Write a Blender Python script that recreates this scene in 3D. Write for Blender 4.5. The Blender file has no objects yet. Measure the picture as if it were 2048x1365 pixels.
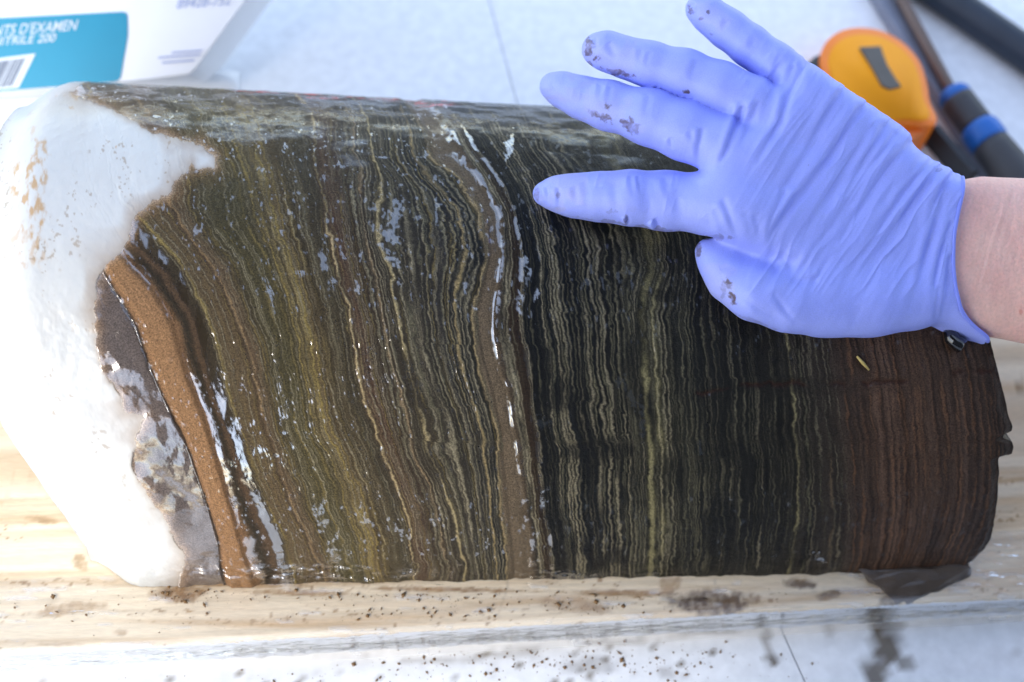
import bpy, bmesh, math, random
import numpy as np
from mathutils import Vector, Matrix

# ------------------------------------------------------------------ camera, sky, sun, exposure
SC = bpy.context.scene
COL = SC.collection
W_PX, H_PX, F_PX = 2048.0, 1365.0, 2844.0           # photograph frame; 50 mm lens on 36 mm
TH, AZ, ROLL = math.radians(31), math.radians(12), 0.1965
S = 1.25
DIST, TX, TY, TZ = 0.6172 * S, 0.0, -0.0396 * S, 0.1 * S
fwd = np.array([math.sin(TH) * math.sin(AZ), math.sin(TH) * math.cos(AZ), -math.cos(TH)])
_r = np.cross(fwd, [0, 0, 1.0]); _r /= np.linalg.norm(_r); _u = np.cross(_r, fwd)
right = math.cos(ROLL) * _r + math.sin(ROLL) * _u
up = -math.sin(ROLL) * _r + math.cos(ROLL) * _u
cam_pos = np.array([TX, TY, TZ]) - DIST * fwd
cam = bpy.data.cameras.new('camera'); camo = bpy.data.objects.new('camera', cam); COL.objects.link(camo)
camo.matrix_world = Matrix([[right[i], up[i], -fwd[i], cam_pos[i]] for i in range(3)] + [[0, 0, 0, 1]])
cam.sensor_width = 36; cam.lens = F_PX * 36 / W_PX; cam.clip_start = 0.01; cam.clip_end = 200
cam.dof.use_dof = True; cam.dof.focus_distance = 0.735; cam.dof.aperture_fstop = 4.5
SC.camera = camo

SUN_DIR = np.array([-0.42, -0.52, 0.74]); SUN_DIR = SUN_DIR / np.linalg.norm(SUN_DIR)   # towards the sun
world = bpy.data.worlds.new('World'); SC.world = world; world.use_nodes = True
wn = world.node_tree; wn.nodes.clear()
sky = wn.nodes.new('ShaderNodeTexSky'); sky.sky_type = 'NISHITA'; sky.sun_disc = False
sky.sun_elevation = math.asin(SUN_DIR[2]); sky.sun_rotation = math.atan2(SUN_DIR[0], SUN_DIR[1])
sky.air_density = 1.0; sky.dust_density = 0.9; sky.ozone_density = 0.6
hsv = wn.nodes.new('ShaderNodeHueSaturation'); hsv.inputs['Saturation'].default_value = 0.75
bg = wn.nodes.new('ShaderNodeBackground'); bg.inputs['Strength'].default_value = 0.15
wo = wn.nodes.new('ShaderNodeOutputWorld')
wn.links.new(sky.outputs[0], hsv.inputs['Color']); wn.links.new(hsv.outputs[0], bg.inputs['Color']); wn.links.new(bg.outputs[0], wo.inputs[0])
sun = bpy.data.lights.new('sun', 'SUN'); sun.energy = 0.6; sun.angle = math.radians(10); sun.color = (1.0, 0.92, 0.80)
suno = bpy.data.objects.new('sun', sun); COL.objects.link(suno)
suno.rotation_euler = Vector(SUN_DIR).to_track_quat('Z', 'Y').to_euler(); suno.location = (-1, -1.5, 2)
vs = SC.view_settings; vs.view_transform = 'Standard'; vs.look = 'None'; vs.gamma = 1.0; vs.use_curve_mapping = False
vs.exposure = 1.70
SC.cycles.use_denoising = True
SC.cycles.max_bounces = 10; SC.cycles.transparent_max_bounces = 12
SC.cycles.caustics_reflective = False; SC.cycles.caustics_refractive = False
SC.cycles.sample_clamp_indirect = 6

# ------------------------------------------------------------------ helpers
rng = np.random.default_rng(7); random.seed(7)
def ray(px, py):
    px = np.asarray(px, float); py = np.asarray(py, float)
    return (px[..., None] - W_PX / 2) / F_PX * right - (py[..., None] - H_PX / 2) / F_PX * up + fwd
def at_depth(px, py, d): return cam_pos + ray(px, py) * np.asarray(d, float)[..., None]
def on_z(px, py, z):
    r = ray(px, py); t = (z - cam_pos[2]) / r[..., 2]; return cam_pos + r * t[..., None]
def on_plane(px, py, p0, n):
    r = ray(px, py); t = ((p0 - cam_pos) @ n) / (r @ n); return cam_pos + r * t[..., None]
def project(P):
    d = P - cam_pos; z = d @ fwd
    return W_PX / 2 + F_PX * (d @ right) / z, H_PX / 2 - F_PX * (d @ up) / z, z
def lin(c):
    c = np.asarray(c, float) / 255.0
    return np.where(c <= 0.04045, c / 12.92, ((c + 0.055) / 1.055) ** 2.4)
def L4(*c): return tuple(lin(c)) + (1.0,)
_tabs = {}
def vnoise(x, y, seed=0):
    if seed not in _tabs: _tabs[seed] = np.random.default_rng(1000 + seed).random((256, 256)).astype(np.float32)
    T = _tabs[seed]
    x = np.asarray(x, np.float32); y = np.asarray(y, np.float32)
    xi = np.floor(x).astype(np.int32); yi = np.floor(y).astype(np.int32)
    fx = x - xi; fy = y - yi
    fx = fx * fx * (3 - 2 * fx); fy = fy * fy * (3 - 2 * fy)
    x0 = xi & 255; x1 = (xi + 1) & 255; y0 = yi & 255; y1 = (yi + 1) & 255
    return (T[x0, y0] * (1 - fx) + T[x1, y0] * fx) * (1 - fy) + (T[x0, y1] * (1 - fx) + T[x1, y1] * fx) * fy
def fbm(x, y, seed=0, o=4):
    s = 0; a = 0.5; t = 0
    for k in range(o):
        s = s + a * vnoise(x * 2 ** k + 13.7 * k, y * 2 ** k + 7.1 * k, seed + k); t += a; a *= 0.5
    return s / t
def sstep(a, b, x):
    t = np.clip((x - a) / (b - a), 0, 1); return t * t * (3 - 2 * t)
def seg_dist(px, py, poly, closed=False):
    """distance of points to a polyline, and the signed inside test when closed"""
    poly = np.asarray(poly, float); n = len(poly)
    d = np.full(np.shape(px), 1e9, np.float32); ins = np.zeros(np.shape(px), bool)
    for i in range(n if closed else n - 1):
        a = poly[i]; b = poly[(i + 1) % n]; ab = b - a; l = ab @ ab + 1e-9
        t = np.clip(((px - a[0]) * ab[0] + (py - a[1]) * ab[1]) / l, 0, 1)
        d = np.minimum(d, np.hypot(px - a[0] - t * ab[0], py - a[1] - t * ab[1]))
        if closed:
            c = (a[1] > py) != (b[1] > py)
            with np.errstate(divide='ignore', invalid='ignore'):
                ins ^= c & (px < (b[0] - a[0]) * (py - a[1]) / (b[1] - a[1] + 1e-12) + a[0])
    return np.where(ins, -d, d) if closed else d
def blobs(px, py, spec, seed=0, rag=0.35, fs=0.08):
    """soft ragged ellipses (x, y, rx, ry, angle deg, strength) as one 0..1 field"""
    m = np.zeros(np.shape(px), np.float32)
    nz = fbm(px * fs, py * fs, seed, 4)
    for (x, y, rx, ry, a, s) in spec:
        ca, sa = math.cos(math.radians(a)), math.sin(math.radians(a))
        dx, dy = px - x, py - y
        q = np.hypot((dx * ca + dy * sa) / rx, (-dx * sa + dy * ca) / ry)
        m = np.maximum(m, s * sstep(1.0, 0.55, q + (nz - 0.5) * 2 * rag * 1.6))
    return m
def mesh_np(name, verts, quads, mat, parent=None, smooth=True, cols=None, floats=None, tris=None):
    me = bpy.data.meshes.new(name)
    verts = np.asarray(verts, np.float32); quads = np.asarray(quads, np.int32).reshape(-1, 4)
    tris = np.zeros((0, 3), np.int32) if tris is None else np.asarray(tris, np.int32).reshape(-1, 3)
    me.vertices.add(len(verts)); me.vertices.foreach_set('co', verts.ravel())
    nq, nt = len(quads), len(tris)
    me.loops.add(nq * 4 + nt * 3); me.loops.foreach_set('vertex_index', np.concatenate([quads.ravel(), tris.ravel()]))
    me.polygons.add(nq + nt)
    me.polygons.foreach_set('loop_start', np.concatenate([np.arange(nq) * 4, nq * 4 + np.arange(nt) * 3]).astype(np.int32))
    me.update(calc_edges=True)
    if smooth: me.polygons.foreach_set('use_smooth', np.ones(nq + nt, bool))
    for k, v in (cols or {}).items():
        a = me.attributes.new(k, 'FLOAT_COLOR', 'POINT')
        a.data.foreach_set('color', np.concatenate([v, np.ones((len(v), 1))], 1).astype(np.float32).ravel())
    for k, v in (floats or {}).items():
        a = me.attributes.new(k, 'FLOAT', 'POINT'); a.data.foreach_set('value', np.asarray(v, np.float32).ravel())
    me.validate(); me.materials.append(mat)
    o = bpy.data.objects.new(name, me); COL.objects.link(o); o.parent = parent
    return o
def grid_quads(nu, nv):
    i = np.arange(nu * nv).reshape(nu, nv)
    return np.stack([i[:-1, :-1], i[1:, :-1], i[1:, 1:], i[:-1, 1:]], -1).reshape(-1, 4)
def bm_obj(name, bm, mat, parent=None, smooth=False, bevel=0):
    if bevel:
        bmesh.ops.bevel(bm, geom=[e for e in bm.edges], offset=bevel, segments=2, profile=0.6, affect='EDGES', clamp_overlap=True)
    bmesh.ops.recalc_face_normals(bm, faces=bm.faces)
    me = bpy.data.meshes.new(name); bm.to_mesh(me); bm.free()
    if smooth:
        me.polygons.foreach_set('use_smooth', np.ones(len(me.polygons), bool))
    me.materials.append(mat)
    o = bpy.data.objects.new(name, me); COL.objects.link(o); o.parent = parent
    return o
def prism(name, top, off, mat, parent=None, bevel=0, smooth=False):
    """solid between a polygon of 3-D points and its copy moved by off"""
    bm = bmesh.new(); n = len(top)
    a = [bm.verts.new(Vector(p)) for p in top]; b = [bm.verts.new(Vector(np.asarray(p) + off)) for p in top]
    bm.faces.new(a); bm.faces.new(b[::-1])
    for i in range(n): bm.faces.new([a[i], b[i], b[(i + 1) % n], a[(i + 1) % n]])
    return bm_obj(name, bm, mat, parent, smooth, bevel)
def tube(name, pts, radii, mat, parent=None, n=40, flat=1.0, cap=True):
    pts = np.asarray(pts, float); m = len(pts)
    tan = np.gradient(pts, axis=0); tan /= np.linalg.norm(tan, axis=1)[:, None]
    a = np.cross(tan, [0, 0, 1.0]); a /= np.linalg.norm(a, axis=1)[:, None]; b = np.cross(a, tan)
    th = np.linspace(0, 2 * math.pi, n, endpoint=False)
    V = pts[:, None] + np.asarray(radii)[:, None, None] * (np.cos(th)[None, :, None] * a[:, None] + flat * np.sin(th)[None, :, None] * b[:, None])
    V = V.reshape(-1, 3); q = []
    i = np.arange(m * n).reshape(m, n)
    q = np.stack([i[:-1], np.roll(i[:-1], -1, 1), np.roll(i[1:], -1, 1), i[1:]], -1).reshape(-1, 4)
    t = []
    if cap:
        V = np.concatenate([V, pts[:1], pts[-1:]]); c0, c1 = m * n, m * n + 1
        for k in range(n):
            t.append((c0, i[0][(k + 1) % n], i[0][k])); t.append((c1, i[-1][k], i[-1][(k + 1) % n]))
    return mesh_np(name, V, q, mat, parent, True, tris=t)
def empty(name, loc=(0, 0, 0)):
    o = bpy.data.objects.new(name, None); COL.objects.link(o); o.location = loc; o.empty_display_size = 0.02; return o
def put(o, parent):          # parent without moving (mesh data are in world coordinates)
    o.parent = parent; o.matrix_parent_inverse = Matrix.Translation(parent.location).inverted(); return o
def tag(o, label, cat, group=None):
    o['label'] = label; o['category'] = cat
    if group: o['group'] = group
    return o

# ------------------------------------------------------------------ materials
def new_mat(name):
    m = bpy.data.materials.new(name); m.use_nodes = True; nt = m.node_tree
    return m, nt, nt.nodes['Principled BSDF']
def node(nt, t, **kw):
    n = nt.nodes.new(t)
    for k, v in kw.items():
        if k in n.inputs: n.inputs[k].default_value = v
        else: setattr(n, k, v)
    return n
def simple(name, col, rough=0.5, var=0.12, scale=60, bump=0.0, bscale=400, metallic=0.0, coat=0.0, spec=0.5):
    m, nt, b = new_mat(name); lk = nt.links.new
    tc = node(nt, 'ShaderNodeTexCoord'); nz = node(nt, 'ShaderNodeTexNoise', Scale=scale, Detail=5.0)
    lk(tc.outputs['Object'], nz.inputs['Vector'])
    r = node(nt, 'ShaderNodeMix', data_type='RGBA'); c = np.array(col[:3])
    r.inputs['A'].default_value = tuple(np.clip(c * (1 - var), 0, 1)) + (1,); r.inputs['B'].default_value = tuple(np.clip(c * (1 + var), 0, 1)) + (1,)
    lk(nz.outputs['Fac'], r.inputs['Factor']); lk(r.outputs['Result'], b.inputs['Base Color'])
    b.inputs['Roughness'].default_value = rough; b.inputs['Metallic'].default_value = metallic
    b.inputs['Coat Weight'].default_value = coat; b.inputs['Specular IOR Level'].default_value = spec
    if bump:
        n2 = node(nt, 'ShaderNodeTexNoise', Scale=bscale, Detail=4.0); lk(tc.outputs['Object'], n2.inputs['Vector'])
        bp = node(nt, 'ShaderNodeBump', Strength=bump, Distance=0.001); lk(n2.outputs['Fac'], bp.inputs['Height']); lk(bp.outputs[0], b.inputs['Normal'])
    return m
def attr(nt, name): return node(nt, 'ShaderNodeAttribute', attribute_name=name)

def mat_sediment():
    m, nt, b = new_mat('wet_laminated_sediment'); lk = nt.links.new
    tc = node(nt, 'ShaderNodeTexCoord'); ac = attr(nt, 'Col'); aw = attr(nt, 'wet'); ag = attr(nt, 'gloss')
    n1 = node(nt, 'ShaderNodeTexNoise', Scale=1300.0, Detail=4.0, Roughness=0.75); lk(tc.outputs['Object'], n1.inputs['Vector'])
    n2 = node(nt, 'ShaderNodeTexNoise', Scale=220.0, Detail=5.0, Roughness=0.65); lk(tc.outputs['Object'], n2.inputs['Vector'])
    mr = node(nt, 'ShaderNodeMapRange'); mr.inputs['From Min'].default_value = 0.3; mr.inputs['From Max'].default_value = 0.7
    mr.inputs['To Min'].default_value = 0.25; mr.inputs['To Max'].default_value = 1.85; lk(n1.outputs['Fac'], mr.inputs['Value'])
    mx = node(nt, 'ShaderNodeMix', data_type='RGBA', blend_type='MULTIPLY'); mx.inputs['Factor'].default_value = 1.0
    lk(ac.outputs['Color'], mx.inputs['A']); lk(mr.outputs[0], mx.inputs['B']); lk(mx.outputs['Result'], b.inputs['Base Color'])
    rr = node(nt, 'ShaderNodeMapRange'); rr.inputs['To Min'].default_value = 0.62; rr.inputs['To Max'].default_value = 0.2
    lk(aw.outputs['Fac'], rr.inputs['Value']); lk(rr.outputs[0], b.inputs['Roughness'])
    b.inputs['Specular IOR Level'].default_value = 0.14
    lk(ag.outputs['Fac'], b.inputs['Coat Weight']); b.inputs['Coat Roughness'].default_value = 0.05; b.inputs['Coat IOR'].default_value = 3.0
    add = node(nt, 'ShaderNodeMath', operation='ADD'); lk(n1.outputs['Fac'], add.inputs[0]); lk(n2.outputs['Fac'], add.inputs[1])
    st = node(nt, 'ShaderNodeMapRange'); st.inputs['To Min'].default_value = 0.9; st.inputs['To Max'].default_value = 0.08; lk(aw.outputs['Fac'], st.inputs['Value'])
    bp = node(nt, 'ShaderNodeBump', Distance=0.0012); lk(add.outputs[0], bp.inputs['Height']); lk(st.outputs[0], bp.inputs['Strength']); lk(bp.outputs[0], b.inputs['Normal'])
    b2 = node(nt, 'ShaderNodeBump', Distance=0.001, Strength=0.14); lk(n2.outputs['Fac'], b2.inputs['Height']); lk(b2.outputs[0], b.inputs['Coat Normal'])
    return m
def mat_ice():
    m, nt, b = new_mat('cloudy_white_ice'); lk = nt.links.new
    tc = node(nt, 'ShaderNodeTexCoord'); ac = attr(nt, 'Col')
    lk(ac.outputs['Color'], b.inputs['Base Color'])
    b.inputs['Subsurface Weight'].default_value = 0.55; b.inputs['Subsurface Radius'].default_value = (1.0, 0.9, 0.8); b.inputs['Subsurface Scale'].default_value = 0.008
    b.inputs['Roughness'].default_value = 0.28
    n2 = node(nt, 'ShaderNodeTexNoise', Scale=70.0, Detail=4.0); lk(tc.outputs['Object'], n2.inputs['Vector'])
    bp = node(nt, 'ShaderNodeBump', Distance=0.002, Strength=0.10); lk(n2.outputs['Fac'], bp.inputs['Height']); lk(bp.outputs[0], b.inputs['Normal'])
    return m
def mat_attr(name, rough=0.5, bump=0.2, bscale=500, sss=0.0, radius=(1, .5, .3), sss_scale=0.004, spec=0.5, stretch=None, wetattr=None, trans=None):
    m, nt, b = new_mat(name); lk = nt.links.new
    ac = attr(nt, 'Col'); tc = node(nt, 'ShaderNodeTexCoord')
    nz = node(nt, 'ShaderNodeTexNoise', Scale=bscale, Detail=5.0)
    if stretch:
        mp = node(nt, 'ShaderNodeMapping'); mp.inputs['Scale'].default_value = stretch; lk(tc.outputs['Object'], mp.inputs['Vector']); lk(mp.outputs[0], nz.inputs['Vector'])
    else: lk(tc.outputs['Object'], nz.inputs['Vector'])
    mr = node(nt, 'ShaderNodeMapRange'); mr.inputs['From Min'].default_value = .3; mr.inputs['From Max'].default_value = .7
    mr.inputs['To Min'].default_value = 0.93; mr.inputs['To Max'].default_value = 1.07; lk(nz.outputs['Fac'], mr.inputs['Value'])
    mx = node(nt, 'ShaderNodeMix', data_type='RGBA', blend_type='MULTIPLY'); mx.inputs['Factor'].default_value = 1
    lk(ac.outputs['Color'], mx.inputs['A']); lk(mr.outputs[0], mx.inputs['B']); lk(mx.outputs['Result'], b.inputs['Base Color'])
    b.inputs['Roughness'].default_value = rough; b.inputs['Specular IOR Level'].default_value = spec
    if sss:
        b.inputs['Subsurface Weight'].default_value = sss; b.inputs['Subsurface Radius'].default_value = radius; b.inputs['Subsurface Scale'].default_value = sss_scale
    if bump:
        bp = node(nt, 'ShaderNodeBump', Strength=bump, Distance=0.0008); lk(nz.outputs['Fac'], bp.inputs['Height']); lk(bp.outputs[0], b.inputs['Normal'])
    return m
M_SED = mat_sediment(); M_ICE = mat_ice()
M_WOOD = mat_attr('pale_pine', 0.5, 0.25, 60, stretch=(2.5, 14, 14))
M_TABLE = mat_attr('white_plastic_table', 0.35, 0.06, 120)
M_GLOVE = mat_attr('nitrile_glove', 0.42, 0.10, 1600, sss=0.12, radius=(0.5, 0.5, 1.0), sss_scale=0.003, spec=0.4)
M_SKIN = mat_attr('skin', 0.5, 0.55, 650, sss=0.35, radius=(1, .4, .25), sss_scale=0.005, spec=0.35)
M_CARD = simple('white_card', (0.86, 0.86, 0.88, 1), 0.45, 0.03)
M_TEAL = simple('teal_print', (0.0, 0.27, 0.42, 1), 0.45, 0.05)
M_PRINT = simple('white_print', (0.72, 0.78, 0.82, 1), 0.5, 0.02)
M_GREY = simple('grey_print', (0.17, 0.20, 0.27, 1), 0.5, 0.05)
M_PALE = simple('pale_blue_print', (0.42, 0.47, 0.66, 1), 0.5, 0.05)
M_ORANGE = simple('orange_plastic', (1.0, 0.36, 0.004, 1), 0.55, 0.05, bump=0.05, spec=.25)
M_ORANGERIM = simple('deep_orange_plastic', (0.95, 0.22, 0.01, 1), 0.45, 0.06)
M_ORANGE2 = simple('dusty_orange_plastic', (0.80, 0.22, 0.05, 1), 0.5, 0.08)
M_BLACK = simple('black_rubber', (0.022, 0.024, 0.03, 1), 0.55, 0.25, bump=0.15)
M_BROWNSTEEL = simple('dusty_brown_steel', (0.15, 0.105, 0.085, 1), 0.5, 0.3, metallic=0.2)
M_CLIP = simple('worn_steel_clip', (0.14, 0.125, 0.105, 1), 0.45, 0.2, metallic=0.3)
M_STEEL = simple('grey_steel', (0.22, 0.24, 0.30, 1), 0.4, 0.2, metallic=0.3)
M_BLUE = simple('blue_plastic', (0.01, 0.13, 0.48, 1), 0.45, 0.1)
M_DARKGREY = simple('dark_grey_rubber', (0.05, 0.05, 0.055, 1), 0.6, 0.2, bump=0.1)
M_NAVY = simple('blue_black_rubber', (0.022, 0.032, 0.05, 1), 0.5, 0.25, bump=0.1)
M_MUD = simple('wet_mud', tuple(lin((118, 86, 46))) + (1,), 0.45, 0.5, 300, bump=0.3)
M_MUDCHIP = simple('grey_brown_sediment', tuple(lin((74, 63, 54))) + (1,), 0.4, 0.5, 120, bump=0.8, bscale=200, coat=0.5)
M_STRAW = simple('dry_straw', tuple(lin((190, 165, 95))) + (1,), 0.6, 0.2)
M_GAP = simple('dark_gap', (0.5, 0.55, 0.6, 1), 0.6, 0.1)
M_BLOCKER = simple('grey_blocker_cloth', (0.06, 0.06, 0.065, 1), 0.9, 0.2)  # dark cloth of the added light blocker
M_TISSUE = simple('white_film_fold', (0.80, 0.81, 0.82, 1), 0.4, 0.03)
def mat_film():
    m, nt, b = new_mat('clear_plastic_film'); lk = nt.links.new; nt.nodes.remove(b)
    out = nt.nodes['Material Output']
    tr = node(nt, 'ShaderNodeBsdfTransparent', Color=(0.97, 0.97, 0.97, 1)); gl = node(nt, 'ShaderNodeBsdfGlossy', Roughness=0.08)
    df = node(nt, 'ShaderNodeBsdfDiffuse', Color=(0.8, 0.83, 0.88, 1))
    fr = node(nt, 'ShaderNodeFresnel', IOR=1.45); mx = node(nt, 'ShaderNodeMixShader'); m2 = node(nt, 'ShaderNodeMixShader')
    aw = attr(nt, 'milk'); lk(aw.outputs['Fac'], m2.inputs[0]); lk(tr.outputs[0], m2.inputs[1]); lk(df.outputs[0], m2.inputs[2])
    lk(fr.outputs[0], mx.inputs[0]); lk(m2.outputs[0], mx.inputs[1]); lk(gl.outputs[0], mx.inputs[2]); lk(mx.outputs[0], out.inputs['Surface'])
    tc = node(nt, 'ShaderNodeTexCoord'); nz = node(nt, 'ShaderNodeTexNoise', Scale=90.0, Detail=3.0); mp = node(nt, 'ShaderNodeMapping'); mp.inputs['Scale'].default_value = (1, 2.5, 2.5)
    lk(tc.outputs['Object'], mp.inputs['Vector']); lk(mp.outputs[0], nz.inputs['Vector'])
    bp = node(nt, 'ShaderNodeBump', Strength=0.4, Distance=0.003); lk(nz.outputs['Fac'], bp.inputs['Height']); lk(bp.outputs[0], gl.inputs['Normal']); lk(bp.outputs[0], fr.inputs['Normal'])
    return m
M_FILM = mat_film()

# ------------------------------------------------------------------ core geometry basics
ZB = 0.0235 * S                       # top of the board, underside of the core
R0, TAPER = 0.12 * S, 0.158 / S
def core_r(x): return R0 * (1 - TAPER * x)
def on_core(px, py):
    r = ray(px, py); x = np.zeros(np.shape(r)[:-1]); o = cam_pos
    for _ in range(8):
        R = core_r(x); a = r[..., 1] ** 2 + r[..., 2] ** 2; b = o[1] * r[..., 1] + (o[2] - ZB) * r[..., 2]
        c = o[1] ** 2 + (o[2] - ZB) ** 2 - R ** 2
        disc = b * b - a * c
        t = (-b - np.sqrt(np.maximum(disc, 0))) / a
        P = o + r * t[..., None]; x = P[..., 0]
    return P, np.arctan2(P[..., 2] - ZB, -P[..., 1])      # point, angle (0 = front base, pi = back base)

BOARD_T = ZB - 0.0004
# ------------------------------------------------------------------ table (setting)
def lerp3(a, b, t): return a[None] * (1 - t[:, None]) + b[None] * t[:, None]
MUDCOL = lin((112, 92, 52)); MUDDARK = lin((58, 42, 22))
TABLE_STAINS = [(1770, 1240, 32, 42, 5, 1.0), (1772, 1295, 38, 50, 20, .9), (1750, 1350, 34, 60, 15, .85), (1805, 1330, 22, 18, 0, .7), (1535, 1290, 14, 55, -12, .55), (1550, 1322, 20, 14, 10, .9),
                (1420, 1262, 110, 9, -4, .7), (1250, 1284, 140, 9, -4, .4), (950, 1314, 160, 9, -4, .35), (1040, 1300, 90, 7, -4, .4), (1427, 1305, 12, 8, 30, .9), (1330, 1345, 30, 14, 20, .35), (1180, 1330, 70, 20, 0, .4), (1660, 1260, 14, 16, 0, .35), (2025, 1305, 8, 12, 0, .3)]
def table_cols(V):
    px, py, _ = project(V)
    n = len(V); c = np.tile(lin((241, 243, 245)), (n, 1))
    m = blobs(px, py, TABLE_STAINS, 30, 0.40, 0.05)
    sp = sstep(0.66, 0.76, fbm(px * 0.10, py * 0.10, 36, 3)) * blobs(px, py, [(1150, 1325, 420, 60, -4, 1), (600, 1360, 500, 30, -2, 1)], 33, .4, .01)
    m = np.clip(np.maximum(m, sp * 0.8), 0, 1)[:, None]
    k = fbm(px * 0.05, py * 0.05, 41, 3)[:, None]
    mud = MUDCOL * k + MUDDARK * (1 - k)
    return c * (1 - m) + mud * m
def seam(p, q):      # a seam line in the table plane, extended both ways
    a = on_z(np.array(p[0]), np.array(p[1]), 0.0); b = on_z(np.array(q[0]), np.array(q[1]), 0.0)
    d = (b - a) / np.linalg.norm(b - a); return a, d
s1a, s1d = seam((1610, 1365), (1562, 1258)); s2a, s2d = seam((1030, 190), (978, 0))
def x_on(a, d, y): return a[0] + d[0] * (y - a[1]) / d[1]
XL_, XR_, YB_, YF_ = -1.1, 1.3, 1.0, -0.75
g = 0.0003
y_s = -0.2
def table_panel(name, edgeL, edgeR, y0, y1, nu, nv):
    ys = np.linspace(y0, y1, nv); t = np.linspace(0, 1, nu)
    V = np.stack([np.stack([edgeL(y) + (edgeR(y) - edgeL(y)) * t, np.full(nu, y), np.zeros(nu)], -1) for y in ys], 1)
    V = V.reshape(-1, 3); return mesh_np(name, V, grid_quads(nu, nv), M_TABLE, table, cols={'Col': table_cols(V)})
table = prism('table', [(XL_, YF_, -0.004), (XR_, YF_, -0.004), (XR_, YB_, -0.004), (XL_, YB_, -0.004)], np.array([0, 0, -0.03]), M_GAP)
table['kind'] = 'structure'
e1 = lambda y: x_on(s1a, s1d, y); e2 = lambda y: x_on(s2a, s2d, y)
table_panel('sheet', lambda y: XL_, lambda y: e1(y) - g, YF_, 0.0, 300, 230)
table_panel('sheet', lambda y: e1(y) + g, lambda y: XR_, YF_, 0.0, 200, 180)
table_panel('sheet', lambda y: XL_, lambda y: e2(y) - g, 0.0012, YB_, 60, 60)
table_panel('sheet', lambda y: e2(y) + g, lambda y: XR_, 0.0012, YB_, 60, 60)

# ------------------------------------------------------------------ wooden board
ba = on_z(np.array(0.), np.array(1305.), BOARD_T); bb = on_z(np.array(2048.), np.array(1193.), BOARD_T)
bd = (bb - ba) / np.linalg.norm(bb - ba); bn = np.array([-bd[1], bd[0], 0])
Lb, Rb, Wb = -0.22, 1.05, 0.30
WOOD_STAINS = [(360, 1188, 70, 22, -3, .95), (130, 1220, 90, 16, -8, .6), (85, 1040, 40, 10, 10, .55), (1425, 1207, 112, 32, 1, 1.0), (1340, 1168, 30, 20, 0, .6), (1600, 1168, 40, 14, 5, .9), (1660, 1190, 36, 12, -15, .8), (1150, 1212, 90, 20, 4, .55), (1180, 1215, 40, 10, 0, .7),
               (1250, 1187, 160, 8, 1, .8), (900, 1180, 220, 6, 1, .85), (600, 1186, 120, 8, 1, .8), (700, 1290, 60, 10, -3, .4), (160, 1125, 16, 22, -35, .6), (1320, 1250, 20, 16, 0, .7), (120, 1290, 60, 6, 0, .4), (240, 1265, 20, 8, 0, .5), (1780, 1205, 30, 26, 0, .8), (420, 1168, 220, 7, 2, .8)]
def wood_cols(V):
    px, py, _ = project(V); d = V - ba; s = d @ bd; w = d @ bn + (BOARD_T - V[:, 2])
    g1 = fbm(s * 6 + 3, w * 190 + 8 * vnoise(s * 5, w * 12, 61), 60, 4); g2 = fbm(s * 14, w * 620, 64, 3)
    base = lin((236, 219, 190)); dk = lin((196, 160, 112))
    k = np.clip((g1 - 0.42) * 2.4, 0, 1)[:, None] * 0.85
    c = base * (1 - k) + dk * k; c = c * (0.86 + 0.28 * g2[:, None])
    cr = sstep(0.012, 0.0, np.abs(vnoise(s * 9, w * 60 + 0.6 * vnoise(s * 30, w * 8, 66), 67) - 0.5)) * sstep(.5, .62, vnoise(s * 14, w * 40, 68))
    c = c * (1 - 0.22 * cr[:, None])
    m = blobs(px, py, WOOD_STAINS, 70, 0.24, 0.07)
    rows = sstep(0.66, 0.76, fbm(px * 0.085, py * 0.17, 74, 3)) * sstep(.55, .75, vnoise(px * .006, py * .03, 76))
    m = np.clip(np.maximum(m * (0.7 + .3 * sstep(.35, .6, fbm(px * .12, py * .12, 79, 3))), rows * .75), 0, 1)[:, None]
    kk = fbm(px * .04, py * .04, 77, 3)[:, None]
    dkm = blobs(px, py, [(1425, 1207, 130, 40, 1, 1), (1620, 1180, 110, 30, 0, 1), (1780, 1205, 50, 40, 0, 1)], 82, .2, .03)[:, None]
    mc = lin((172, 126, 58)) * kk + lin((112, 76, 32)) * (1 - kk)
    return c * (1 - m) + mc * (1 - .6 * dkm) * m
def board_sheet(rows, name, parent, ns=850):
    """rows: (w, z) path across the board"""
    s = np.linspace(Lb, Rb, ns); V = []
    for (w, z) in rows: V.append(ba[None] + s[:, None] * bd + w * bn + np.array([0, 0, z - BOARD_T]))
    V = np.stack(V, 1).reshape(-1, 3)
    return mesh_np(name, V, grid_quads(ns, len(rows)), M_WOOD, parent, cols={'Col': wood_cols(V)})
rows = [(0.0015, 0.0008)] + [(0.0, z) for z in np.linspace(0.002, BOARD_T - 0.003, 14)] + [(0.003 - 0.003 * math.cos(a), BOARD_T - 0.003 + 0.003 * math.sin(a)) for a in np.linspace(0.2, math.pi / 2, 7)]
rows += [(w, BOARD_T) for w in np.concatenate([np.linspace(0.004, 0.09, 80), np.linspace(0.095, Wb, 30)])] + [(Wb, 0.0008), (0.0015, 0.0008)]
board = board_sheet(rows, 'wooden_board', None)
tag(board, 'pale pine board under the core, wrapped in clear film and flecked with mud', 'board')

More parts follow.
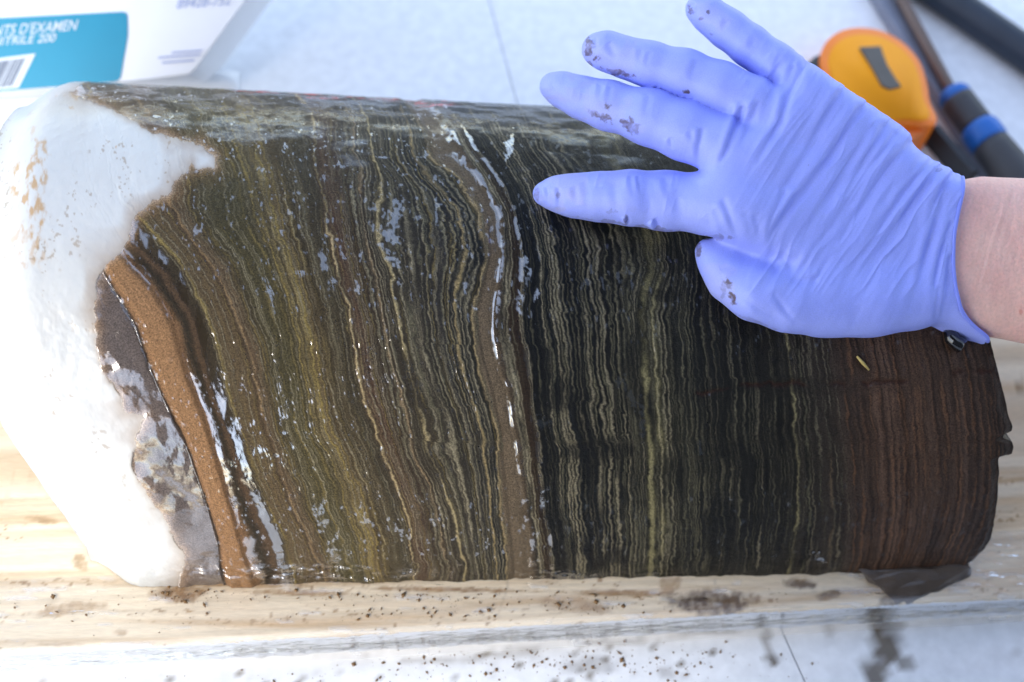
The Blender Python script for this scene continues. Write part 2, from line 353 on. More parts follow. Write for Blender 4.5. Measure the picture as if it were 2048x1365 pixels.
# ------------------------------------------------------------------ the core: lamina guides traced as rings on the core
G = [
 (250, [(60, 190), (110, 400), (205, 545), (265, 640), (300, 740), (340, 830), (375, 900), (410, 1000), (435, 1090), (445, 1165)]),
 (365, [(120, 190), (175, 400), (240, 510), (310, 580), (350, 650), (375, 740), (410, 830), (440, 930), (470, 1030), (500, 1130), (515, 1168)]),
 (400, [(150, 190), (205, 400), (260, 490), (330, 545), (385, 640), (405, 720), (440, 830), (480, 930), (520, 1040), (550, 1110), (560, 1168)]),
 (437, [(180, 190), (250, 400), (290, 450), (340, 500), (385, 560), (420, 650), (450, 750), (480, 850), (520, 960), (570, 1080), (590, 1165)]),
 (497, [(270, 180), (330, 330), (360, 450), (390, 490), (425, 530), (450, 580), (490, 680), (520, 780), (535, 860), (560, 930), (600, 1040), (640, 1130), (650, 1165)]),
 (625, [(440, 180), (500, 260), (530, 350), (545, 420), (555, 470), (590, 570), (620, 680), (640, 780), (652, 860), (700, 960), (720, 1020), (740, 1100), (757, 1165)]),
 (712, [(595, 185), (628, 260), (637, 340), (650, 420), (665, 510), (680, 580), (697, 620), (715, 720), (735, 810), (752, 860), (790, 960), (815, 1040), (830, 1130), (832, 1165)]),
 (778, [(665, 188), (706, 245), (708, 300), (720, 332), (712, 370), (717, 400), (738, 503), (762, 605), (779, 708), (803, 776), (816, 858), (833, 915), (859, 967), (880, 1050), (898, 1160)]),
 (812, [(700, 190), (734, 242), (746, 304), (757, 360), (756, 400), (752, 482), (779, 537), (796, 639), (813, 708), (830, 776), (844, 860), (874, 934), (907, 1019), (928, 1119), (930, 1163)]),
 (846, [(725, 190), (754, 242), (765, 314), (771, 335), (802, 372), (812, 441), (816, 520), (830, 605), (844, 690), (868, 759), (902, 858), (920, 915), (937, 1008), (952, 1119), (957, 1163)]),
 (917, [(790, 198), (816, 259), (826, 307), (847, 355), (884, 383), (905, 413), (925, 458), (929, 482), (919, 537), (905, 595), (905, 646), (919, 708), (940, 780), (960, 860), (975, 950), (985, 1060), (995, 1163)]),
 (955, [(800, 199), (830, 232), (853, 280), (867, 321), (922, 359), (956, 410), (970, 440), (975, 510), (957, 580), (943, 632), (957, 708), (974, 769), (994, 858), (1000, 964), (1010, 1070), (1016, 1119), (1016, 1163)]),
 (993, [(860, 205), (894, 253), (935, 321), (970, 376), (997, 417), (1008, 451), (1004, 503), (997, 564), (990, 612), (988, 674), (1000, 742), (1016, 776), (1028, 858), (1040, 934), (1055, 1027), (1063, 1100), (1066, 1163)]),
 (1048, [(878, 206), (912, 235), (946, 294), (1011, 376), (1031, 424), (1042, 482), (1045, 537), (1042, 592), (1045, 674), (1052, 728), (1062, 810), (1070, 860), (1081, 952), (1088, 1008), (1099, 1082), (1103, 1160)]),
 (1125, [(960, 210), (997, 270), (1048, 341), (1083, 417), (1100, 485), (1110, 544), (1103, 581), (1120, 656), (1131, 742), (1126, 776), (1138, 858), (1144, 897), (1148, 1008), (1159, 1156)]),
 (1213, [(1040, 215), (1090, 300), (1170, 420), (1199, 513), (1196, 592), (1213, 667), (1213, 725), (1225, 800), (1232, 860), (1236, 952), (1244, 1056), (1240, 1150)]),
 (1295, [(1190, 240), (1230, 320), (1290, 430), (1305, 489), (1305, 537), (1291, 598), (1288, 632), (1295, 700), (1295, 742), (1292, 793), (1297, 858), (1309, 990), (1310, 1067), (1305, 1156)]),
 (1578, [(1450, 260), (1500, 400), (1555, 600), (1573, 682), (1587, 798), (1588, 860), (1600, 927), (1594, 1008), (1585, 1100), (1574, 1149)]),
 (1660, [(1560, 300), (1640, 600), (1657, 679), (1675, 851), (1685, 870), (1692, 970), (1688, 1120), (1680, 1148)]),
 (1990, [(1900, 300), (1950, 600), (1990, 720), (2010, 860), (2005, 1000), (1950, 1130)]),
]
NX, NPH = 1600, 560
PH = np.concatenate([np.linspace(0, 2.35, NPH - 40), np.linspace(2.36, math.pi, 40)])
def guide_x(pts):
    p = np.array(pts, float); P, f = on_core(p[:, 0], p[:, 1]); o = np.argsort(f)
    f = f[o]; x = P[o, 0]
    xi = np.interp(PH, f, x)
    # beyond the traced span continue with a damped slope
    hi = PH > f[-1]; sl = (x[-1] - x[-2]) / max(f[-1] - f[-2], 0.03); xi[hi] = x[-1] + np.clip(sl, -.04, .04) * (PH[hi] - f[-1])
    k = np.ones(9) / 9; xp = np.concatenate([np.full(4, xi[0]), xi, np.full(4, xi[-1])]); return np.convolve(xp, k, 'valid')
GU = np.array([g_[0] for g_ in G], float); GX = np.array([guide_x(g_[1]) for g_ in G])
for k in range(1, len(GX)): GX[k] = np.maximum(GX[k], GX[k - 1] + 0.0012)
def end_x(pts):
    p = np.array(pts, float); P, f = on_core(p[:, 0], p[:, 1]); o = np.argsort(f); return np.interp(PH, f[o], P[o, 0])
XLE = end_x([(165, 1150), (120, 1080), (60, 990), (20, 930), (-10, 880), (-45, 780), (-62, 640), (-58, 450), (-40, 300), (-12, 215), (5, 185)])
XRE = end_x([(1938, 1138), (1962, 1118), (1985, 1085), (1993, 1040), (1998, 1000), (2001, 960), (2001, 925), (2004, 918), (2026, 914), (2031, 900), (2029, 888), (2010, 882), (2009, 876), (2028, 868), (2029, 858), (2020, 830), (2012, 790), (2004, 760), (1993, 715), (1984, 680), (1960, 600), (1930, 500), (1890, 400), (1850, 330)])
k5 = np.ones(3) / 3; XRE[1:-1] = np.convolve(XRE, k5, 'valid')
T = np.linspace(0, 1, NX)
X = XLE[None] + T[:, None] * (XRE - XLE)[None]                  # (NX, NPH)
PHI = np.repeat(PH[None], NX, 0)
PXPM = F_PX / (0.615 * S)                                       # photograph pixels per metre on the core
A = X * PXPM; B = PHI * R0 * PXPM                               # surface coordinates in photograph pixels
U = np.empty_like(X)
for j in range(len(PH)):
    gx = GX[:, j]; U[:, j] = np.interp(X[:, j], gx, GU)
    lo = X[:, j] < gx[0]; U[lo, j] = GU[0] + (X[lo, j] - gx[0]) * PXPM
    hi = X[:, j] > gx[-1]; U[hi, j] = GU[-1] + (X[hi, j] - gx[-1]) * PXPM
base_pos = np.stack([X, -core_r(X) * np.cos(PHI), ZB + core_r(X) * np.sin(PHI)], -1)
PXV, PYV, _ = project(base_pos.reshape(-1, 3)); PXV = PXV.reshape(X.shape); PYV = PYV.reshape(X.shape)
# wobble of the laminae
amp = np.interp(U, [250, 500, 700, 1050, 1400, 2000], [4, 5, 4.5, 4.5, 3.0, 2.0])
UW = U + amp * 2 * (fbm(A / 150, B / 75, 1, 4) - 0.5) * 1.5 + 4.5 * np.interp(U, [250, 450, 1300, 1700], [.2, 1, 1, .3]) * (sstep(.47, .53, vnoise(A / 130, B / 62, 7)) - .5) + 1.6 * (sstep(.45, .55, vnoise(A / 40, B / 50, 8)) - .5) + 3.2 * (vnoise(A / 9, B / 17, 5) - 0.5) + 3.6 * (vnoise(A / 6, B / 6, 6) - 0.5)
# base colour along the lamina coordinate
key = [(150, (112, 98, 90)), (245, (108, 92, 82)), (255, (66, 50, 34)), (264, (140, 98, 56)), (292, (158, 112, 64)), (340, (150, 106, 60)), (366, (128, 90, 52)), (376, (80, 60, 36)), (384, (44, 36, 20)), (397, (84, 62, 36)), (408, (52, 42, 22)), (428, (62, 54, 30)),
       (440, (80, 70, 38)), (480, (84, 72, 40)), (500, (80, 66, 38)), (540, (70, 66, 34)), (580, (72, 68, 32)), (612, (78, 70, 36)), (640, (88, 76, 40)), (660, (68, 60, 32)), (700, (58, 52, 30)), (725, (74, 56, 34)), (760, (58, 48, 30)),
       (800, (58, 52, 34)), (850, (54, 50, 36)), (890, (46, 44, 36)), (915, (34, 34, 30)), (948, (28, 28, 26)), (957, (136, 113, 82)), (984, (140, 117, 86)), (992, (118, 96, 68)), (1008, (34, 30, 24)), (1024, (96, 70, 42)), (1044, (80, 54, 34)),
       (1052, (22, 25, 27)), (1120, (20, 24, 27)), (1190, (24, 26, 26)), (1240, (34, 33, 27)), (1330, (40, 38, 29)), (1400, (30, 30, 26)), (1500, (30, 28, 23)), (1570, (40, 35, 26)), (1640, (46, 37, 28)), (1690, (56, 41, 30)), (1740, (66, 46, 32)), (1850, (64, 45, 32)), (1930, (60, 43, 32)), (2010, (48, 37, 30))]
ku = np.array([k[0] for k in key], float); kc = lin([k[1] for k in key])
kc = kc * np.stack([np.interp(ku, [380, 440, 900, 960], [1, 1.06, 1.04, 1]), np.interp(ku, [380, 440, 900, 960], [1, .88, .92, 1]), np.ones(len(ku))], -1)
kc = (kc * .84 + kc.mean(1, keepdims=True) * .16) * np.interp(ku, [200, 450, 700, 900, 1050, 1200, 1500, 1640, 1740, 2000], [.80, .92, .88, .70, .24, .30, .50, .88, 1.35, 1.35])[:, None]
colr = np.stack([np.interp(UW, ku, kc[:, i]) for i in range(3)], -1)
# fine random lamination: thousands of thin beds of slightly different tone
r1 = rng.random(4096); r2 = rng.random(4096)
def beds(u, table_, width): 
    q = u / width; i = np.floor(q).astype(int); f = q - i; f = sstep(0.25, 0.75, f); return table_[i & 4095] * (1 - f) + table_[(i + 1) & 4095] * f
fine = beds(UW, r1, 5.5) * 0.55 + beds(UW, r2, 2.6) * 0.2 + beds(UW, r2[::-1], 17) * 0.45
along = 0.35 + 0.65 * sstep(.25, .75, fbm(UW / 7, B / 150, 11, 2))
famp = np.interp(U, [250, 365, 420, 700, 950, 1048, 1130, 1300, 1700, 2000], [.10, .12, .45, .6, .65, .8, 1.2, 1.3, 1.1, 1.1]) * (1 - .85 * sstep(955, 960, U) * sstep(994, 988, U))
colr = colr * (1 + (famp * along * (fine - 0.62) * 1.7))[..., None]
relief = (fine - 0.55) * 0.00030 * np.interp(U, [300, 420, 2000], [0.1, 0.8, 0.7])
# distinct pale laminae: (u, half width, strength, colour index)
YEL, TAN, BEI, GRN = (138, 118, 66), (140, 116, 84), (150, 138, 110), (116, 109, 84)
LINES = [(437, 3, .8, YEL), (452, 1.5, .3, YEL), (497, 2.4, .55, (150, 122, 84)), (512, 1.5, .25, TAN), (530, 2, .3, YEL), (566, 2.4, .45, YEL), (590, 1.6, .4, YEL), (604, 1.8, .6, YEL), (611, 1.4, .5, YEL), (621, 2.2, .6, YEL), (628, 2.4, .85, YEL), (639, 1.8, .55, YEL), (652, 2.5, .45, YEL), (676, 2, .3, GRN), (690, 2, .25, GRN),
         (712, 2.2, .9, (185, 160, 115)), (726, 1.6, .25, TAN), (742, 1.6, .3, TAN), (753, 1.6, .3, GRN), (778, 2.4, .75, TAN), (790, 1.4, .3, GRN), (812, 2.6, .85, (170, 150, 105)), (824, 1.5, .4, GRN), (834, 1.6, .35, GRN), (846, 2.5, .75, BEI), (858, 1.6, .45, GRN), (868, 1.8, .5, GRN), (880, 1.6, .5, BEI),
         (893, 1.6, .5, GRN), (905, 1.8, .5, BEI), (917, 2.6, .75, (165, 142, 98)), (928, 1.6, .5, BEI), (938, 1.8, .6, BEI), (950, 2.6, .8, (165, 142, 100)), (1003, 2.2, .45, BEI), (1012, 3.6, .8, BEI), (1020, 1.8, .5, BEI), (1050, 1.8, .5, BEI),
         (1068, 1.5, .3, GRN), (1094, 2, .65, BEI), (1102, 1.6, .5, GRN), (1117, 2.2, .75, BEI), (1125, 2.2, .7, BEI), (1133, 2.0, .7, BEI), (1141, 1.4, .4, GRN), (1160, 1.4, .3, GRN), (1178, 2.2, .55, BEI), (1186, 1.6, .5, GRN), (1197, 2, .6, BEI), (1206, 1.6, .55, GRN), (1213, 2, .75, BEI), (1226, 1.6, .5, GRN), (1240, 2.2, .5, GRN), (1252, 2, .5, GRN), (1262, 2.2, .55, GRN),
         (1274, 2, .45, GRN), (1291, 6, .85, (142, 132, 92)), (1303, 2, .4, GRN), (1313, 4.5, .75, (134, 124, 86)), (1324, 3.5, .6, GRN), (1334, 1.8, .45, BEI), (1345, 1.6, .4, GRN), (1356, 1.6, .4, GRN), (1366, 1.6, .45, GRN), (1376, 1.6, .4, GRN), (1387, 1.8, .4, GRN), (1399, 1.6, .35, GRN), (1412, 1.6, .45, GRN), (1430, 1.6, .35, GRN), (1448, 1.6, .4, GRN), (1463, 1.8, .4, GRN), (1480, 1.6, .3, GRN), (1506, 1.8, .45, BEI), (1540, 1.6, .3, GRN), (1578, 2.2, .7, (150, 138, 98)), (1598, 1.8, .4, GRN), (1618, 1.6, .35, GRN), (1636, 1.6, .3, TAN)]
uu = 560.
while uu < 1665:
    LINES.append((uu, rng.uniform(.9, 1.5), rng.uniform(.25, .62) * float(np.interp(uu, [560, 690, 720, 1045, 1055, 1085, 1095, 1140, 1160, 1180, 1390, 1410, 1560, 1600], [.5, .6, 1, 1, .35, .35, 1, 1, .5, 1, 1, .55, .55, .7])), GRN if rng.random() < .6 else BEI)); uu += rng.uniform(4.5, 10.5)
LINES = [l for l in LINES if not 958 < l[0] < 1000]
rb = (118, 80, 52)
uu = 1680
while uu < 1990:
    LINES.append((uu, rng.uniform(1.2, 3.2), rng.uniform(.2, .6), rb)); LINES.append((uu + rng.uniform(2, 5), rng.uniform(1.2, 4.5), rng.uniform(.5, .85), (26, 18, 14))); uu += rng.uniform(6, 17)
uu = 430.
while uu < 956:
    LINES.append((uu, rng.uniform(.7, 1.2), rng.uniform(.2, .6), YEL if rng.random() < .45 else BEI)); uu += rng.uniform(3.5, 9)
for n_, (lu, lw, ls, lc) in enumerate(LINES):
    m_ = np.abs(UW - lu) < lw * 3.5
    b_ = B[m_]; a_ = A[m_]; d_ = UW[m_] - lu
    wv = lw * (0.55 + 0.95 * vnoise(b_ / 26, np.full_like(b_, n_ * 3.3), 21))
    st = ls * (0.25 + 0.75 * sstep(.22, .5, vnoise(b_ / 70, np.full_like(b_, n_ * 5.7 + .5), 22))) * (0.6 + 0.4 * vnoise(a_ / 3, b_ / 3, 23)) * 1.1
    if ls < .5: st = st * sstep(.3, .55, vnoise(b_ / 110, np.full_like(b_, n_ * 2.1 + .2), 24))
    w_ = np.clip(st * np.exp(-(d_ / np.maximum(wv, .7)) ** 2), 0, 1)
    colr[m_] = colr[m_] * (1 - w_[:, None]) + lin(lc) * .95 * w_[:, None]
    relief[m_] += 0.00035 * w_
# smeared zones where the lamination is blurred by mud
sm = blobs(PXV, PYV, [(1180, 900, 70, 30, 0, .7), (1270, 700, 30, 50, 20, .6), (1215, 1120, 60, 22, 0, .75), (1270, 780, 25, 90, -20, .55), (1480, 930, 40, 60, 0, .7), (1110, 790, 40, 40, 0, .6), (1700, 770, 260, 22, -3, .65), (1330, 590, 60, 12, 5, .5), (1240, 565, 40, 14, 20, .5), (800, 440, 40, 45, 0, .55), (640, 330, 130, 60, 0, .4), (470, 400, 80, 80, 0, .55), (1250, 300, 260, 70, 20, .5), (900, 230, 500, 30, 3, .4)], 90, .6, .03)
smc = np.stack([np.interp(U, ku, kc[:, i] * .8) for i in range(3)], -1) * (0.7 + .6 * fbm(A / 12, B / 12, 93, 3))[..., None]
colr = colr * (1 - sm[..., None]) + smc * sm[..., None]; relief *= (1 - sm)
# red flecks in the colour along the far shoulder
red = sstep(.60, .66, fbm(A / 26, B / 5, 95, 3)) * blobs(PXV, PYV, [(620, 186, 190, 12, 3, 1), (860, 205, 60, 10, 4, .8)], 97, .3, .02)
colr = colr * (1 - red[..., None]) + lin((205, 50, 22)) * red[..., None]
# crack running along the right third
ck = seg_dist(PXV, PYV + 9 * (fbm(A / 18, B / 18, 98, 3) - .5) * 2, [(1390, 790), (1500, 770), (1650, 768), (1740, 765), (1850, 762), (1900, 748), (1990, 738)])
ckm = np.exp(-(ck / 4.0) ** 2) * sstep(.25, .55, vnoise(A / 30, B / 60, 99))
colr = colr * (1 - .6 * ckm[..., None]) + lin((52, 24, 16)) * (.6 * ckm[..., None]); relief -= 0.0008 * ckm
# ice / sediment contact
ICE = [(-900, -200), (60, -200), (128, 150), (140, 184), (178, 198), (232, 224), (292, 258), (350, 276), (402, 290), (428, 312), (424, 332), (392, 336), (384, 326), (372, 344), (350, 362), (342, 382), (300, 404), (268, 432), (264, 470), (246, 502), (212, 530), (194, 562), (186, 605), (190, 680), (202, 744), (238, 790), (250, 826), (284, 838), (270, 872), (262, 930), (288, 976), (302, 1010), (330, 1040), (350, 1080), (368, 1112), (360, 1150), (352, 1200), (340, 1500), (-900, 1500)]
jit = 14 * (fbm(PXV / 16, PYV / 16, 101, 4) - .5) + 10 * (fbm(PXV / 60, PYV / 60, 104, 2) - .5)
DI = seg_dist(PXV, PYV, ICE, True) + jit
xi0 = float(on_core(np.array(141.), np.array(186.))[0][0]); back = (PHI > 2.17); DI = np.where(back, (X - xi0) * PXPM + 8 * (fbm(A / 16, B / 16, 101, 4) - .5) - 4, DI)
ice_v = DI < 0
soft = 6 + 26 * sstep(.35, .65, vnoise(PXV / 70, PYV / 70, 106))
tint = np.where(ice_v, np.exp(DI / soft), 1.0)
icec = np.tile(lin((212, 210, 204)), X.shape + (1,))
mud_i = lin((150, 112, 66))
k_ = (tint * .55)[..., None]; icec = icec * (1 - k_) + mud_i * k_
rust = blobs(PXV, PYV, [(40, 340, 22, 60, 0, .9), (70, 400, 34, 110, 0, .9), (85, 350, 14, 70, 0, .8), (60, 480, 40, 60, 0, .5), (65, 205, 30, 14, 0, .5), (145, 215, 14, 5, 20, .7), (150, 190, 60, 8, 0, .6), (235, 295, 5, 4, 0, .8), (60, 250, 14, 20, 0, .4)], 110, .5, .04) * sstep(.42, .72, fbm(PXV / 8.3 + PYV / 41, PYV / 17 - PXV / 37, 113, 5))
icec = icec * (1 - .8 * rust[..., None]) + lin((190, 140, 58)) * (.8 * rust[..., None])
spk = sstep(.70, .76, fbm(PXV / 9 + PYV / 23, PYV / 9 - PXV / 23, 115, 3)) * sstep(.6, .8, vnoise(PXV / 50, PYV / 50, 116)) * .5
icec = icec * (1 - spk[..., None]) + lin((150, 120, 80)) * spk[..., None]
rim = np.where(ice_v, 0, np.exp(-DI / 11)) * .75
rim = rim * (0.5 + .5 * vnoise(PXV / 25, PYV / 25, 117))
colr = colr * (1 - rim[..., None]) + lin((168, 118, 58)) * rim[..., None]
milky = np.where(ice_v, 0, np.exp(-DI / 5)) * .35; colr = colr * (1 - milky[..., None]) + lin((225, 215, 200)) * milky[..., None]
# wetness
wet = 0.30 + 0.25 * fbm(A / 40, B / 40, 120, 3)
crest = sstep(1.80, 1.93, PHI + 0.30 * (fbm(A / 110, B / 50, 122, 4) - .5) * 2)
brk = sstep(.36, .60, fbm(A / 45, B / 22, 192, 4)); crest = crest * (.12 + .88 * brk)
wet = np.maximum(wet, crest * .85)
gl_ = crest * .30
pat = blobs(PXV, PYV, [(790, 430, 12, 26, 10, 1), (776, 472, 20, 12, 20, 1), (786, 518, 18, 9, 30, 1), (722, 515, 6, 10, 0, 1), (718, 575, 8, 12, 0, 1), (738, 722, 9, 26, 5, 1), (736, 755, 6, 16, 0, 1), (816, 738, 9, 22, 0, 1), (838, 773, 12, 16, 0, 1), (906, 735, 11, 22, 0, 1), (770, 760, 8, 12, 0, .9), (648, 520, 8, 18, 0, .8), (665, 570, 8, 12, 0, .8), (540, 590, 10, 32, -12, 1), (545, 560, 6, 12, 0, 1), (555, 690, 10, 14, 0, 1), (552, 730, 10, 14, -20, 1), (560, 770, 6, 14, 0, 1), (575, 810, 10, 16, 0, 1), (470, 850, 10, 20, -10, 1), (523, 905, 16, 10, 20, 1), (640, 1020, 8, 22, 15, 1), (670, 1115, 12, 14, 0, 1), (650, 1045, 10, 10, 0, .8),
      (1085, 846, 13, 14, 0, 1), (1242, 760, 9, 14, 20, 1), (1262, 796, 7, 26, -22, 1), (1284, 845, 6, 40, -4, 1), (1399, 900, 5, 20, -5, 1), (1048, 525, 7, 14, 0, 1), (1060, 545, 5, 6, 0, 1), (1074, 590, 5, 9, 0, 1), (1005, 490, 8, 8, 0, 1), (948, 617, 5, 5, 0, 1), (1018, 290, 8, 22, 10, 1), (1636, 1122, 14, 10, 40, .9)], 125, 1.0, .16)
gl_ = np.maximum(gl_, pat)
rnd = sstep(.72, .76, fbm(A / 9, B / 15, 128, 4)) * np.interp(U, [300, 420, 850, 1000, 1100, 2000], [.6, 1, .8, .7, .2, .1])
tiny = sstep(.9, .96, vnoise(A / 4, B / 5, 131)) * np.interp(U, [300, 900, 1100, 2000], [.8, .6, .15, .1])
gl_ = np.maximum(gl_, np.maximum(rnd, tiny))
def strip(u0, u1, thr, seed, sc=50):
    return sstep(u0 - 3, u0 + 2, UW) * sstep(u1 + 3, u1 - 2, UW) * sstep(thr, thr + .06, fbm(A / 18, B / sc, seed, 3))
gl_ = np.maximum.reduce([gl_, strip(366, 378, .36, 135), strip(404, 424, .38, 138, 90), strip(985, 1000, .50, 141, 26), strip(1040, 1050, .50, 144, 22)])
mudzone = (~ice_v) & (U < 250)
gl_ = np.where(mudzone, .5 * np.maximum(gl_, np.maximum(.65, sstep(.36, .44, fbm(A / 40, B / 55, 147, 4)))), gl_)
wet = np.maximum(wet, gl_)
relief = relief * (1 - .7 * np.clip(gl_, 0, 1))
# relief of the mass itself
relief += 0.0011 * (fbm(A / 130, B / 130, 150, 4) - .5) + 0.00045 * (fbm(A / 16, B / 16, 155, 3) - .5)
relief += np.where(ice_v, 0.0016 * (fbm(A / 120, B / 120, 158, 2) - .5) + .00015 * (fbm(A / 14, B / 14, 258, 3) - .5), 0)
relief += -0.0006 * np.exp(-((UW - 256) / 5) ** 2) * (~ice_v) + 0.0015 * sstep(262, 285, U) * sstep(368, 345, U) * (~ice_v)
relief += -0.0010 * sstep(958, 966, U) * sstep(994, 986, U) + mudzone * (0.0034 * (fbm(A / 55, B / 60, 160, 2) - .5) + .0003 * (fbm(A / 20, B / 26, 260, 3) - .5))
lip = sstep(.16, .02, PHI); relief += lip * 0.0030 * (fbm(A / 45, B / 200, 241, 3) - .5)
skirt = blobs(PXV, PYV, [(620, 1145, 260, 18, 1, 1), (1120, 1150, 90, 10, 0, .8), (1300, 1150, 120, 8, 0, .5)], 243, .3, .03)
relief += skirt * .0030 * (fbm(A / 26, B / 14, 245, 3) - .5); gl_ = np.maximum(gl_, skirt * sstep(.45, .6, fbm(A / 20, B / 12, 247, 3)))
wav = crest * (~ice_v); relief += wav * 0.0007 * (fbm(A / 60, B / 40, 163, 4) - .5)
dend = (X - XLE[None]); relief += -0.016 * sstep(0.034, 0.0, dend) ** 1.4       # worn shoulder of the ice end
relief += -0.0016 * sstep(150, 60, U) * sstep(1.2, 2.0, PHI)
relief += -0.003 * sstep(0.006, 0, XRE[None] - X) + 0.0022 * (fbm(A / 22, B / 22, 166, 3) - .5) * sstep(0.02, 0, XRE[None] - X)
RR = core_r(X) + relief
CP = np.stack([X, -RR * np.cos(PHI), ZB + 0.0003 + np.maximum(RR * np.sin(PHI), 0)], -1)
core = tag(empty('sediment_core', (0, 0, ZB)), 'long half-round core of dark banded wet sediment with a white icy end', 'core sample')
Vall = CP.reshape(-1, 3); Q = grid_quads(NX, NPH)
fi = (ice_v.reshape(-1)[Q].sum(1) >= 2)
def part(name, sel, mat, cols, floats):
    q = Q[sel]; used, inv = np.unique(q, return_inverse=True)
    o = mesh_np(name, Vall[used], inv.reshape(-1, 4)[:, ::-1], mat, None, True, {k: v.reshape(-1, 3)[used] for k, v in cols.items()}, {k: v.reshape(-1)[used] for k, v in floats.items()})
    return put(o, core)
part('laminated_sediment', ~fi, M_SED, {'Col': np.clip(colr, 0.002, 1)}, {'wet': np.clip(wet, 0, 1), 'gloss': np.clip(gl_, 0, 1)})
ice_o = part('ice', fi, M_ICE, {'Col': np.clip(icec, 0, 1)}, {})
ice_o['label'] = 'cloudy white ice end with rusty mud specks'
def cap(name, ring, inset, mat, col, extra=None):
    n = len(ring); c = np.array([inset, 0, ZB + R0 * .45]); rows_ = [ring * (1 - t) + np.array([inset, 0, 0]) * t * np.array([1, 0, 0]) + np.array([0, 1, 1]) * (c * t)  for t in np.linspace(0, 1, 14)]
    for k in range(1, 13): rows_[k] = rows_[k] + np.stack([0.004 * (fbm(ring[:, 1] * 90, np.full(n, k * .6), 170, 3) - .5) * (1 if extra else .3), np.zeros(n), np.zeros(n)], -1)
    V = np.stack(rows_, 0); cc = np.tile(lin(col), (V.shape[0] * n, 1)) * (0.7 + .6 * fbm(V[..., 1].ravel() * 150, V[..., 2].ravel() * 150, 173, 3))[:, None]
    fl = {'wet': np.full(len(cc), .4), 'gloss': np.full(len(cc), .1)} if extra else None
    return put(mesh_np(name, V.reshape(-1, 3), grid_quads(14, n), mat, None, True, {'Col': np.clip(cc, 0, 1)}, fl), core)
cap('ice_end_face', CP[0], XLE.mean() - 0.002, M_ICE, (240, 240, 238))
cap('broken_end_face', CP[-1], XRE.mean() - 0.004, M_SED, (46, 34, 26), True)

# broken wedge hanging below the front edge of the core, right end
def hull(name, pts, mat, parent, bevel=0.0006):
    bm = bmesh.new()
    for p in pts: bm.verts.new(Vector(p))
    bmesh.ops.convex_hull(bm, input=bm.verts)
    bmesh.ops.delete(bm, geom=[v for v in bm.verts if not v.link_faces], context='VERTS')
    bmesh.ops.triangulate(bm, faces=bm.faces)
    bmesh.ops.subdivide_edges(bm, edges=bm.edges, cuts=5, use_grid_fill=True)
    for v in bm.verts:
        nz = float(fbm(np.array([v.co.x * 300]), np.array([(v.co.y + v.co.z) * 300]), 175, 3)[0]) - .5
        v.co += Vector((nz * .003, nz * .004, nz * .004))
    return bm_obj(name, bm, mat, parent)
zt = ZB
chip_px = [((1712, 1140), .006), ((1938, 1136), .010), ((1944, 1142), .006), ((1938, 1156), .002), ((1818, 1208), -.002), ((1796, 1206), -.001), ((1756, 1172), .0015), ((1735, 1150), .006)]
pts = [on_z(np.array(float(p[0])), np.array(float(p[1])), zt + h) for p, h in chip_px]
pts += [p + np.array([0, 0.012, -0.004]) for p in pts[:3]] + [pts[4] + np.array([0, .004, -.008]), pts[5] + np.array([0, .004, -.008])]
wedge = put(hull('broken_wedge', pts, M_MUDCHIP, None), core); wedge['label'] = 'grey-brown broken wedge at the lower right end'

# ------------------------------------------------------------------ clear film over the board front
def film():
    ns = 900; s = np.linspace(Lb + 0.01, 0.60, ns); rows_ = []
    path = [(-0.006, 0.0022), (-0.003, 0.0035), (-0.0016, 0.008)] + [(-0.0016, z) for z in np.linspace(0.010, BOARD_T - .004, 8)] + [(0.0022 - 0.0038 * math.cos(a), BOARD_T - .0030 + 0.0042 * math.sin(a)) for a in np.linspace(.1, math.pi / 2, 6)] + [(w, BOARD_T + 0.0012) for w in np.linspace(.005, .040, 26)]
    V = []
    for i, (w, z) in enumerate(path):
        n_ = fbm(s * 30 + w * 260, np.full(ns, w * 200 + z * 120), 180, 3) - .5
        V.append(ba[None] + s[:, None] * bd + w * bn + np.array([0, 0, z - BOARD_T]) + np.stack([0 * n_, -np.abs(n_) * (.0016 if w < 0.001 else 0), np.maximum(n_, -.3) * (.0016 if w >= 0.001 else 0)], -1))
    V = np.stack(V, 1); w_ = np.repeat(np.array([p[0] for p in path])[None], ns, 0); z_ = np.repeat(np.array([p[1] for p in path])[None], ns, 0); s_ = np.repeat(s[:, None], len(path), 1)
    milk = 0.05 + np.where(w_ < 0.002, .16, .0) * (0.5 + fbm(s_ * 30, z_ * 120, 184, 3)) +   .25 * sstep(.66, .76, fbm(s_ * 55 + w_ * 100, w_ * 240, 187, 3))
    return mesh_np('plastic_film', V.reshape(-1, 3), grid_quads(ns, len(path))[:, ::-1], M_FILM, floats={'milk': np.clip(milk, 0, .7).ravel()})
tag(film(), 'clear crinkled plastic film wrapped over the front edge of the pine board', 'plastic film')

